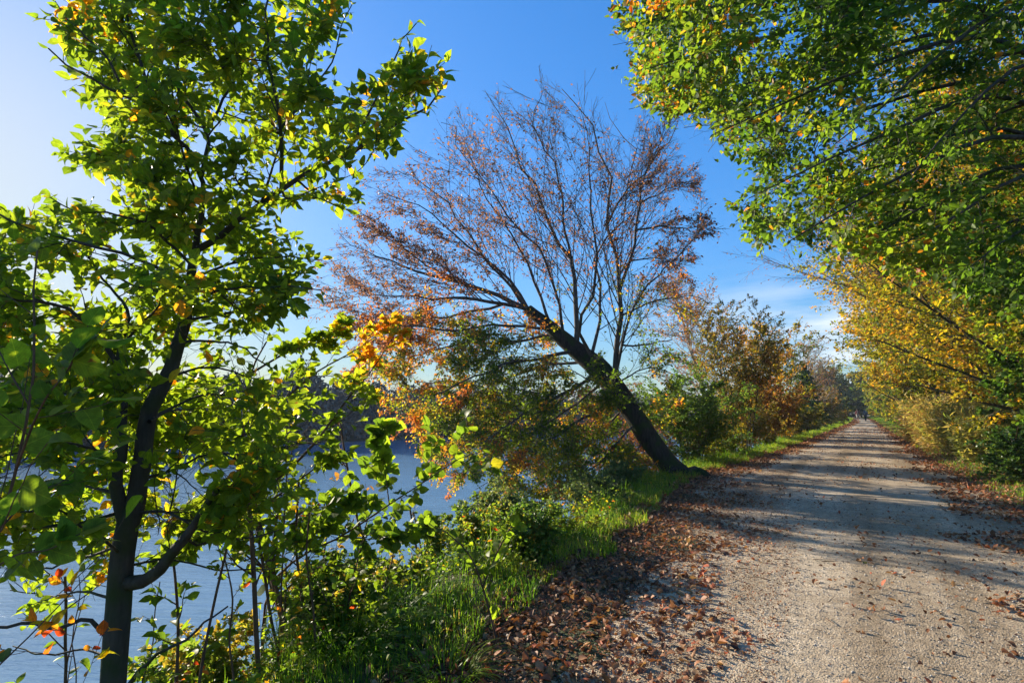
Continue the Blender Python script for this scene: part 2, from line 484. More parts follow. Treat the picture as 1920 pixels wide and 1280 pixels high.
GR_D, GR, GR_L = (.030, .075, .010), (.055, .125, .014), (.11, .19, .018)
YE, OR_, RD, BR = (.30, .21, .016), (.34, .11, .012), (.22, .035, .012), (.13, .05, .022)
M = dict(
    young=leaf_mat('young_beech_leaf', [(0, (.040, .075, .007)), (.35, (.068, .110, .008)), (.70, (.115, .155, .010)), (.84, (.28, .20, .010)), (.92, (.34, .13, .010)), (1, (.22, .03, .010))], .57, gain=3.8, veins=True),
    hazel=leaf_mat('hazel_leaf', [(0, (.038, .080, .010)), (.5, (.075, .12, .010)), (.8, (.14, .20, .012)), (1, (.28, .2, .015))], .55, gain=3.6, veins=True),
    lean=leaf_mat('leaning_beech_leaf', [(0, (.050, .090, .008)), (.28, (.105, .135, .010)), (.42, (.24, .18, .012)), (.56, (.36, .13, .012)), (.72, (.20, .065, .030)), (1, (.11, .055, .045))], .5, gain=3.8),
    over=leaf_mat('overhanging_beech_leaf', [(0, (.026, .062, .009)), (.4, (.055, .100, .010)), (.72, (.105, .145, .012)), (.86, (.28, .16, .015)), (1, (.32, .10, .015))], .47, rough=.5, gain=3.8),
    gold=leaf_mat('golden_beech_leaf', [(0, (.045, .085, .010)), (.3, (.13, .15, .012)), (.55, (.28, .20, .014)), (.8, (.38, .175, .016)), (1, (.28, .09, .016))], .45, gain=3.0),
    rust=leaf_mat('rust_leaf', [(0, (.07, .10, .015)), (.35, (.19, .15, .02)), (.65, (.27, .125, .028)), (1, (.19, .065, .035))], .4, gain=2.6),
    shrub=leaf_mat('shrub_leaf', [(0, (.03, .075, .012)), (.5, (.07, .13, .02)), (.85, (.15, .2, .03)), (1, (.28, .2, .03))], .4),
    grey=leaf_mat('grey_green_leaf', [(0, (.045, .08, .03)), (.6, (.09, .13, .045)), (.9, (.2, .2, .06)), (1, (.25, .12, .04))], .35),
    dark=leaf_mat('dark_shrub_leaf', [(0, (.02, .05, .012)), (.7, (.04, .085, .018)), (1, (.10, .14, .025))], .3, rough=.35),
    needle=leaf_mat('spruce_needle', [(0, (.015, .05, .014)), (.7, (.03, .08, .02)), (1, (.07, .13, .025))], .15, rough=.5),
    twigm=leaf_mat('bare_twig', [(0, (.10, .055, .05)), (1, (.17, .09, .07))], .0, rough=.8),
    reed=leaf_mat('dry_reed', [(0, (.10, .14, .03)), (.4, (.22, .2, .06)), (.75, (.33, .22, .09)), (1, (.3, .14, .06))], .35, rough=.6),
    grass=leaf_mat('grass_blade', [(0, (.035, .10, .010)), (.5, (.10, .19, .012)), (.85, (.18, .26, .016)), (1, (.32, .27, .07))], .5, rough=.45, gain=2.8),
    litter=leaf_mat('fallen_leaf', [(0, (.08, .035, .02)), (.3, (.20, .08, .035)), (.52, (.32, .14, .06)), (.74, (.44, .26, .13)), (.84, (.36, .06, .02)), (.94, (.42, .24, .03)), (1, (.10, .13, .02))], .18, rough=.6, gain=1.6, spec=.3),
    bark=bark_mat('beech_bark', (.035, .030, .024), (.085, .072, .055), 6, moss=(.035, .05, .014)),
    bark_dark=bark_mat('dark_bark', (.020, .016, .012), (.055, .045, .034), 7, moss=(.03, .045, .012), bump=1.0),
    bark_grey=bark_mat('grey_limb_bark', (.06, .052, .045), (.14, .12, .10), 7),
    bark_pale=bark_mat('pale_bark', (.25, .21, .16), (.42, .37, .29), 5),
    stem=bark_mat('sapling_stem', (.07, .04, .022), (.17, .10, .055), 14),
    bare=bark_mat('bare_twig_bark', (.09, .06, .05), (.18, .12, .095), 10),
)

# ------------------------------------------------------------------ object helpers
def tag(o, label=None, cat=None, group=None, kind=None):
    if label: o['label'] = label
    if cat: o['category'] = cat
    if group: o['group'] = group
    if kind: o['kind'] = kind
    return o


def thing(name, loc, label, cat, group=None):
    o = bpy.data.objects.new(name, None); COL.objects.link(o)
    o.location = [float(v) for v in loc]; o.empty_display_size = .3
    return tag(o, label, cat, group)


def on_ground(x, y, dz=0.0): return np.array([x, y, float(ground_z(x, y)) + dz])


# ------------------------------------------------------------------ ground, path, water
def sheet(xs, ys, zf):
    X, Y = np.meshgrid(xs, ys, indexing='ij'); Z = zf(X, Y)
    V = np.stack([X, Y, Z], -1)
    i = np.arange(X.size).reshape(X.shape)
    return V, np.stack([i[:-1, :-1], i[1:, :-1], i[1:, 1:], i[:-1, 1:]], -1).reshape(-1, 4)


def geo(a, b, n, p): return a + (b - a) * np.linspace(0, 1, n) ** p


xs = np.unique(np.concatenate([-geo(12, 700, 40, 2.4), np.linspace(-12, 6, 150), geo(6, 700, 40, 2.6)]))
ys = np.unique(np.concatenate([-geo(6, 300, 12, 2), np.linspace(-6, 40, 240), geo(40, 160, 160, 1.2), geo(160, 1200, 40, 2)]))
m, n, l, o = new_mat('bank_soil')
tc = n.new("ShaderNodeTexCoord")
n1 = n.new("ShaderNodeTexNoise"); n1.inputs['Scale'].default_value = .9; n1.inputs['Detail'].default_value = 8
n2 = n.new("ShaderNodeTexNoise"); n2.inputs['Scale'].default_value = 26; n2.inputs['Detail'].default_value = 6
for q in (n1, n2): l.new(tc.outputs['Object'], q.inputs['Vector'])
r1 = ramp(n, [(.3, (.035, .022, .013)), (.5, (.07, .045, .024)), (.7, (.12, .075, .038))]); l.new(n2.outputs['Fac'], r1.inputs[0])
r2 = ramp(n, [(.3, (.02, .035, .008)), (.7, (.06, .085, .018))]); l.new(n2.outputs['Fac'], r2.inputs[0])
rm = ramp(n, [(.45, (0, 0, 0)), (.58, (1, 1, 1))]); l.new(n1.outputs['Fac'], rm.inputs[0])
mx = n.new("ShaderNodeMix"); mx.data_type = 'RGBA'
l.new(rm.outputs[0], mx.inputs['Factor']); l.new(r1.outputs[0], mx.inputs['A']); l.new(r2.outputs[0], mx.inputs['B'])
b = n.new("ShaderNodeBsdfPrincipled"); b.inputs['Roughness'].default_value = .95
bp = n.new("ShaderNodeBump"); bp.inputs['Distance'].default_value = .04; bp.inputs['Strength'].default_value = .8
l.new(n2.outputs['Fac'], bp.inputs['Height']); l.new(bp.outputs[0], b.inputs['Normal'])
l.new(mx.outputs['Result'], b.inputs['Base Color']); l.new(b.outputs[0], o.inputs['Surface'])
mb = MB(); V, F = sheet(xs, ys, ground_z); mb.add(V, F)
tag(mb.build('ground', m, smooth=True), 'brown earth and grassy bank beside the lake and path', 'ground', kind='structure')

# the gravel path
m, n, l, o = new_mat('fine_gravel')
tc = n.new("ShaderNodeTexCoord")
def vor(sc):
    v = n.new("ShaderNodeTexVoronoi"); v.inputs['Scale'].default_value = sc; l.new(tc.outputs['Object'], v.inputs['Vector']); return v
def nzz(sc, d=6):
    v = n.new("ShaderNodeTexNoise"); v.inputs['Scale'].default_value = sc; v.inputs['Detail'].default_value = d; l.new(tc.outputs['Object'], v.inputs['Vector']); return v
va, vb, na, nb, nc = vor(75), vor(170), nzz(.55, 5), nzz(9, 8), nzz(240, 3)
hv = n.new("ShaderNodeSeparateColor"); l.new(va.outputs['Color'], hv.inputs[0])
rg = ramp(n, [(0, (.17, .15, .12)), (.3, (.24, .21, .175)), (.7, (.31, .28, .235)), (1, (.44, .40, .35))]); l.new(hv.outputs[0], rg.inputs[0])
hv2 = n.new("ShaderNodeSeparateColor"); l.new(vb.outputs['Color'], hv2.inputs[0])
rg2 = ramp(n, [(0, (.20, .175, .145)), (.6, (.29, .26, .215)), (1, (.38, .345, .29))]); l.new(hv2.outputs[0], rg2.inputs[0])
mg = n.new("ShaderNodeMix"); mg.data_type = 'RGBA'; mg.inputs['Factor'].default_value = .5
l.new(rg.outputs[0], mg.inputs['A']); l.new(rg2.outputs[0], mg.inputs['B'])
rp = ramp(n, [(.3, (1.25, 1.10, .88)), (.52, (1.6, 1.45, 1.22)), (.7, (1.85, 1.70, 1.46))]); l.new(na.outputs['Fac'], rp.inputs[0])
rq = ramp(n, [(.3, (.75, .72, .68)), (.65, (1.1, 1.1, 1.1))]); l.new(nb.outputs['Fac'], rq.inputs[0])
m1 = n.new("ShaderNodeMix"); m1.data_type = 'RGBA'; m1.blend_type = 'MULTIPLY'; m1.inputs['Factor'].default_value = 1
l.new(mg.outputs['Result'], m1.inputs['A']); l.new(rp.outputs[0], m1.inputs['B'])
m2 = n.new("ShaderNodeMix"); m2.data_type = 'RGBA'; m2.blend_type = 'MULTIPLY'; m2.inputs['Factor'].default_value = 1
l.new(m1.outputs['Result'], m2.inputs['A']); l.new(rq.outputs[0], m2.inputs['B'])
# worn lengthwise tracks
mpt = n.new("ShaderNodeMapping"); mpt.inputs['Scale'].default_value = (1.3, .06, 1); l.new(tc.outputs['Object'], mpt.inputs['Vector'])
nt = n.new("ShaderNodeTexNoise"); nt.inputs['Scale'].default_value = 1.0; nt.inputs['Detail'].default_value = 4; l.new(mpt.outputs[0], nt.inputs['Vector'])
rt = ramp(n, [(.38, (.62, .58, .52)), (.5, (.95, .93, .90)), (.62, (1.1, 1.1, 1.1))]); l.new(nt.outputs['Fac'], rt.inputs[0])
m3 = n.new("ShaderNodeMix"); m3.data_type = 'RGBA'; m3.blend_type = 'MULTIPLY'; m3.inputs['Factor'].default_value = 1
l.new(m2.outputs['Result'], m3.inputs['A']); l.new(rt.outputs[0], m3.inputs['B'])
b = n.new("ShaderNodeBsdfPrincipled"); b.inputs['Roughness'].default_value = .9; b.inputs['Specular IOR Level'].default_value = .25
l.new(m3.outputs['Result'], b.inputs['Base Color'])
ad = n.new("ShaderNodeMath"); ad.operation = 'MULTIPLY_ADD'; ad.inputs[1].default_value = .5
l.new(vb.outputs['Distance'], ad.inputs[0]); l.new(va.outputs['Distance'], ad.inputs[2])
ad2 = n.new("ShaderNodeMath"); ad2.operation = 'MULTIPLY_ADD'; ad2.inputs[1].default_value = -1.2
l.new(nb.outputs['Fac'], ad2.inputs[0]); l.new(ad.outputs[0], ad2.inputs[2])
bp = n.new("ShaderNodeBump"); bp.invert = True; bp.inputs['Distance'].default_value = .010; bp.inputs['Strength'].default_value = .65
l.new(ad2.outputs[0], bp.inputs['Height']); l.new(bp.outputs[0], b.inputs['Normal']); l.new(b.outputs[0], o.inputs['Surface'])
sy = np.unique(np.concatenate([np.linspace(-6, 40, 300), geo(40, 200, 200, 1.3)])); k = np.linspace(0, 1, 60)
edge = lambda a: .10 * noise(np.stack([a, 0 * a, 0 * a], -1), 2.3, 1) + .05 * noise(np.stack([a, 0 * a, 0 * a], -1), .7)
L_, R_ = tl(sy) + loff(sy) + 1.6 * edge(sy), tr(sy) - .05 + edge(sy + 77)
X = L_[:, None] + (R_ - L_)[:, None] * k[None]; Y = sy[:, None] + 0 * X
Z = ground_z(X, Y) + .004 + .028 * np.sin(pi * k)[None] ** .7
V = np.stack([X, Y, Z], -1); i = np.arange(X.size).reshape(X.shape)
mb = MB(); mb.add(V, np.stack([i[:-1, :-1], i[:-1, 1:], i[1:, 1:], i[1:, :-1]], -1).reshape(-1, 4))
tag(mb.build('path', m, smooth=True), 'pale gravel path running away beside the lake', 'path', kind='structure')


def path_z(x, y):
    u = np.clip((x - tl(y) - loff(y)) / (tr(y) - tl(y) - loff(y) - .05), 0, 1)
    return ground_z(x, y) + np.where((u > 0) & (u < 1), .004 + .028 * np.sin(pi * u) ** .7, 0)


# the lake
m, n, l, o = new_mat('lake_water')
tc = n.new("ShaderNodeTexCoord")
mp0 = n.new("ShaderNodeMapping"); mp0.inputs['Rotation'].default_value = (0, 0, radians(-YAW + 4))
mp = n.new("ShaderNodeMapping"); mp.inputs['Scale'].default_value = (.55, 2.6, 1)
l.new(tc.outputs['Object'], mp0.inputs['Vector']); l.new(mp0.outputs[0], mp.inputs['Vector'])
a1 = n.new("ShaderNodeTexNoise"); a1.inputs['Scale'].default_value = 2.2; a1.inputs['Detail'].default_value = 5; a1.inputs['Roughness'].default_value = .6; a1.inputs['Distortion'].default_value = .25
a2 = n.new("ShaderNodeTexNoise"); a2.inputs['Scale'].default_value = .25; a2.inputs['Detail'].default_value = 2
l.new(mp.outputs[0], a1.inputs['Vector']); l.new(mp.outputs[0], a2.inputs['Vector'])
ar = n.new("ShaderNodeMapRange"); ar.inputs['From Min'].default_value = .3; ar.inputs['From Max'].default_value = .7; ar.inputs['To Min'].default_value = .4; ar.inputs['To Max'].default_value = .75
l.new(a2.outputs['Fac'], ar.inputs['Value'])
bp = n.new("ShaderNodeBump"); bp.inputs['Distance'].default_value = .05; l.new(a1.outputs['Fac'], bp.inputs['Height']); l.new(ar.outputs[0], bp.inputs['Strength'])
b = n.new("ShaderNodeBsdfPrincipled"); b.inputs['Base Color'].default_value = (.14, .25, .36, 1); b.inputs['Roughness'].default_value = .06; b.inputs['IOR'].default_value = 1.33
l.new(bp.outputs[0], b.inputs['Normal']); l.new(b.outputs[0], o.inputs['Surface'])
mb = MB()
mb.add([(-420, -200, WATER), (-1.0, -200, WATER), (-1.0, 330, WATER), (-420, 330, WATER)], np.array([[0, 1, 2, 3]]))
tag(mb.build('water', m), 'rippled blue lake below the bank', 'lake', kind='structure')


# ------------------------------------------------------------------ trees
def stack(limbs):
    return np.array([a for a, _ in limbs]), np.array([b for _, b in limbs])


def lm(pts, r0, r1, wav=.018):
    C, r = limb(pts, r0, r1)
    L = np.linalg.norm(C[-1] - C[0]); w = np.linspace(0, 1, len(C))[:, None] ** .7
    for k_, sc in ((0, .35), (1, .13)):
        C = C + w * L * wav / (1 + k_) * np.stack([noise(C + j * 7.3, L * sc, j) for j in range(3)], -1)
    return C, r


def in_view(margin=260, dmin=.6):
    def f(X):
        d, x, y = cam_xy(X)
        return (d > dmin) & (x > -margin) & (x < 1920 + margin) & (y > -margin) & (y < 1280 + margin)
    return f


def tinter(base, rnd, fields):
    def f(X):
        t = base + rnd * rng.normal(size=len(X))
        for amp, sc, k in fields: t = t + amp * noise(X, sc, k)
        return np.clip(t, 0, 1)
    return f


# ---- young beech at the left, growing on the bank
def young_beech():
    bx = P(215, 1290, 3.0)
    base = on_ground(bx[0], bx[1])
    t = thing('beech_tree', base, 'young beech at the left with a forked dark trunk and sunlit green leaves', 'tree')
    D = 3.0
    tr0 = np.vstack([[base[0], base[1], base[2] - .15], [P(*p) for p in [(212, 1280, D), (222, 1150, D), (228, 1050, D), (240, 980, D)]]])
    trunk = (spline(tr0, 20), np.interp(np.linspace(0, 1, 20), [0, .15, .4, .9, 1], [.095, .062, .055, .056, .054]))
    stemR = lm([(238, 990, D), (258, 935, D), (266, 860, D + .02), (290, 760, D + .05), (330, 670, D + .08), (350, 590, D + .1), (358, 520, D + .15), (366, 465, D + .2)], .052, .024)
    stemL = lm([(238, 990, D), (222, 940, D - .03), (216, 900, D - .05), (228, 840, D - .05), (226, 760, D - .05), (226, 690, D - .05), (226, 640, D - .04)], .040, .016)
    dead = lm([(232, 1092, D), (268, 1088, D - .05), (310, 1050, D - .12), (345, 1005, D - .2), (380, 960, D - .28), (412, 912, D - .36)], .038, .014)
    mbt = MB()
    tubes(mbt, *stack([trunk]), 14, wob=.04)
    for q, sd in ((stemR, 12), (stemL, 10), (dead, 8)): tubes(mbt, q[0][None], q[1][None], sd, wob=.05)
    # knot where a limb was lost
    k = lm([(222, 905, D - .06), (206, 892, D - .09), (204, 878, D - .1)], .03, .02); tubes(mbt, k[0][None], k[1][None], 8, wob=.1)
    mbt.build('trunk', M['bark'], t, smooth=True)
    big = [
        lm([(366, 470, D + .2), (400, 455, D + .2), (470, 395, D + .2), (560, 340, D + .25), (640, 300, D + .3), (720, 255, D + .4), (790, 200, D + .5), (842, 140, D + .6)], .022, .004),
        lm([(640, 300, D + .3), (690, 220, D + .3), (730, 140, D + .35), (782, 45, D + .4)], .010, .003),
        lm([(528, 358, D + .2), (527, 270, D + .1), (518, 180, D), (505, 90, D), (498, 0, D), (500, -90, D)], .013, .004),
        lm([(560, 340, D + .25), (590, 365, D + .4), (625, 385, D + .5), (658, 398, D + .55)], .008, .003),
        lm([(366, 470, D + .2), (380, 390, D + .2), (378, 330, D + .15), (330, 255, D + .05), (250, 190, D - .1), (170, 140, D - .2), (95, 95, D - .3)], .020, .004),
        lm([(380, 380, D + .2), (345, 335, D + .2), (280, 320, D + .3), (210, 318, D + .35), (160, 305, D + .4), (115, 288, D + .4)], .012, .003),
        lm([(378, 330, D + .15), (385, 250, D + .2), (330, 160, D + .2), (345, 80, D + .2), (385, 0, D + .2), (400, -90, D + .2)], .013, .006),
        lm([(330, 255, D + .05), (290, 180, D + .1), (262, 110, D + .1), (245, 40, D + .1), (238, -60, D + .1)], .012, .006),
        lm([(240, 185, D - .1), (200, 110, D - .2), (150, 60, D - .2), (100, 5, D - .25)], .008, .003),
        lm([(520, 250, D + .1), (570, 190, D + .3), (620, 110, D + .4), (660, 15, D + .5)], .009, .003),
        lm([(385, 250, D + .2), (430, 180, D + .4), (450, 90, D + .5), (440, 0, D + .5), (450, -80, D + .5)], .010, .004),
        lm([(358, 520, D + .15), (430, 498, D + .3), (520, 480, D + .4), (606, 486, D + .5)], .010, .003),
        lm([(352, 570, D + .1), (420, 540, D - .1), (500, 540, D - .2), (600, 535, D - .2)], .010, .003),
        lm([(350, 600, D + .1), (410, 590, D + .3), (470, 575, D + .5), (550, 560, D + .6)], .010, .003),
        lm([(340, 640, D + .1), (400, 640, D - .2), (450, 650, D - .3), (510, 690, D - .4)], .009, .003),
        lm([(362, 500, D + .1), (290, 430, D), (220, 400, D - .1), (150, 395, D - .1), (95, 378, D - .1)], .010, .003),
        lm([(354, 550, D + .1), (290, 500, D - .2), (200, 470, D - .4), (100, 440, D - .5), (0, 400, D - .5), (-90, 380, D - .5)], .012, .003),
        lm([(352, 560, D + .1), (280, 540, D + .2), (190, 510, D + .4), (90, 490, D + .5), (-20, 480, D + .6)], .010, .003),
        lm([(226, 690, D - .05), (190, 640, D - .1), (150, 600, D - .2), (90, 570, D - .3), (10, 560, D - .35), (-80, 560, D - .4)], .014, .004),
        lm([(228, 640, D - .04), (240, 590, D), (210, 540, D + .1), (170, 480, D + .1), (140, 430, D + .2)], .011, .003),
        lm([(228, 650, D - .04), (270, 600, D - .2), (300, 560, D - .3), (350, 530, D - .4)], .009, .003),
        lm([(226, 760, D - .05), (170, 740, D + .1), (100, 740, D + .2), (20, 730, D + .3), (-60, 730, D + .3)], .010, .003),
        lm([(226, 790, D - .05), (180, 775, D - .3), (120, 760, D - .5), (60, 765, D - .6), (-20, 780, D - .7)], .009, .003),
        lm([(226, 850, D - .05), (190, 850, D - .2), (140, 830, D - .4), (80, 840, D - .5), (0, 860, D - .6)], .009, .003),
        lm([(280, 790, D), (330, 760, D + .3), (400, 740, D + .5), (480, 745, D + .7), (560, 730, D + .8)], .011, .003),
        lm([(310, 710, D), (380, 690, D + .2), (450, 700, D + .4), (520, 720, D + .5)], .009, .003),
        lm([(262, 900, D), (330, 880, D + .2), (400, 850, D + .3), (470, 850, D + .4), (560, 830, D + .4)], .010, .003),
        lm([(216, 925, D), (160, 910, D + .1), (90, 900, D + .2), (10, 905, D + .3), (-60, 900, D + .3)], .010, .003),
        lm([(222, 960, D), (160, 980, D - .2), (90, 985, D - .3), (20, 1000, D - .4), (-60, 1010, D - .4)], .010, .003),
        lm([(228, 1020, D), (170, 1040, D + .1), (110, 1060, D + .2), (40, 1060, D + .3), (-40, 1060, D + .3)], .009, .003),
        lm([(228, 1040, D), (180, 1000, D - .3), (120, 960, D - .5), (60, 950, D - .6), (-10, 950, D - .7)], .009, .003),
        lm([(256, 960, D), (320, 960, D - .1), (390, 1000, D - .1), (450, 1010, D - .1), (520, 990, D - .1)], .009, .003),
        lm([(240, 1060, D), (300, 1050, D + .3), (370, 1060, D + .4), (450, 1070, D + .5), (530, 1060, D + .5)], .008, .003),
        lm([(345, 1005, D - .2), (380, 1020, D - .1), (430, 960, D), (470, 900, D + .1), (500, 880, D + .1)], .007, .003),
        lm([(198, 1190, D), (160, 1160, D - .05), (110, 1180, D - .1), (60, 1165, D - .15), (10, 1178, D - .2), (-60, 1170, D - .2)], .012, .006),
        lm([(235, 1290, D), (270, 1250, D - .1), (310, 1215, D - .2), (360, 1200, D - .2), (390, 1160, D - .2), (430, 1130, D - .2)], .012, .004),
        lm([(205, 1120, D), (150, 1110, D + .2), (90, 1120, D + .4), (20, 1110, D + .5)], .008, .003),
        lm([(205, 1230, D), (150, 1220, D + .1), (90, 1230, D + .1), (20, 1210, D + .2)], .007, .003),
    ]
    PB, RB = stack(big)
    OUT = [(100, -90), (90, 0), (85, 90), (160, 140), (105, 165), (180, 215), (165, 260), (55, 275), (120, 330), (210, 370), (100, 372), (40, 395), (-90, 370), (-90, 1130), (60, 1130), (200, 1120), (330, 1100), (470, 1080), (560, 1010),
           (600, 960), (560, 860), (600, 760), (520, 700), (480, 660), (530, 600), (605, 560), (570, 530), (612, 485), (560, 440), (500, 408), (545, 370), (658, 402), (695, 330), (640, 300), (700, 292), (770, 275), (790, 235),
           (852, 160), (850, 105), (800, 125), (785, 35), (740, 100), (700, 165), (625, 140), (600, 105), (668, 10), (640, -90)]
    UP = [(110, -60), (100, 90), (180, 215), (150, 300), (220, 380), (0, 400), (-60, 500), (-60, 1000), (480, 1000), (560, 860), (480, 640), (600, 540), (480, 400), (640, 380), (760, 260), (830, 140), (760, 110), (700, 170), (600, 120), (640, -60)]
    FB, FR = fill_limbs(PB, RB, 95, UP, (D - .35, D + .75))
    PB, RB = np.concatenate([PB, FB]), np.concatenate([RB, FR])
    ok = outline(OUT, 8)
    LM, RM = grow(PB, RB, 3, .15, .95, 45, .45, True, 14, flat=.9, up=(0, 0, .12), wig=.05, rk=.55, tip=.3, lt=.55)
    LM, RM = trim(LM, RM, ok)
    mbl = MB(); tubes(mbl, PB, RB, 7); tubes(mbl, LM, np.maximum(RM, .0016), 5)
    PA, RA = np.concatenate([PB, LM]), np.concatenate([RB, RM])
    L1, R1 = grow(PA, RA, 4, .15, 1, 48, .27, False, 8, flat=.8, up=(0, 0, .10), wig=.09, rk=.55, tip=.3, lt=.35, keep=ok)
    L2, R2 = grow(L1, R1, 2, .15, .9, 45, .12, False, 5, flat=.4, wig=.07, rk=.6, tip=.4, lt=.3)
    L1, R1 = trim(L1, R1, ok); L2, R2 = trim(L2, R2, ok)
    tubes(mbl, L1, np.maximum(R1, .0013), 4); tubes(mbl, L2, np.maximum(R2, .0009), 3)
    mbl.build('branches', M['bark'], t, smooth=True)
    mbc = MB()
    tf0 = tinter(.42, .13, [(.10, .8, 0), (.08, .3, 1)])
    def tf(X):
        t0 = tf0(X); d, x, y = cam_xy(X)
        warm = np.clip((noise(X, .7, 2) - 1.0) * .8, 0, .4) + np.where((x > 770) & (y < 260), .35 * rng.random(len(X)), 0) + np.where(rng.random(len(X)) < .025, .5, 0)
        return np.clip(t0 + warm, 0, np.where(rng.random(len(X)) < .02, 1, .90))
    def clear_trunk(X):
        d, x, y = cam_xy(X)
        tx = np.interp(y, [600, 760, 860, 980, 1280], [350, 290, 262, 238, 212])
        hid = (d < D + .02) & (np.abs(x - tx) < 48) & (y > 600) & (rng.random(len(X)) < .88)
        low = (x > 450) & (x < 640) & (y > 1060) & (rng.random(len(X)) < .8)
        thin_ = (y > 820) & (noise(X, .55, 1) > .28 - np.clip((y - 820) / 1200, 0, .3))
        thin2 = (y > 620) & (x > 330) & (noise(X, .5, 2) > -.08)
        return ~(hid | low | thin_ | thin2) & ok(X)
    def no_trunk(X):
        d, x, y = cam_xy(X); tx = np.interp(y, [600, 760, 860, 980, 1280], [350, 290, 262, 238, 212])
        return ~((d < D + .02) & (np.abs(x - tx) < 48) & (y > 600)) & (y < 1040)
    leaves_on(mbc, L2, 3, .060, 'beech', tf, cull=clear_trunk, u0=.3, tilt=.75, nrm_up=(.45, -.45, .7))
    leaves_on(mbc, L1, 4, .064, 'beech', tf, cull=clear_trunk, u0=.2, tilt=.75, nrm_up=(.45, -.45, .7))
    leaves_on(mbc, PB[:, 7:], 8, .064, 'beech', tf, u0=.2, tilt=.75, nrm_up=(.45, -.45, .7), cull=no_trunk)
    leaves_on(mbc, PA, 6, .064, 'beech', tf, cull=clear_trunk, u0=.35, tilt=.75, nrm_up=(.45, -.45, .7))
    mbc.build('crown', M['young'], t)


young_beech()


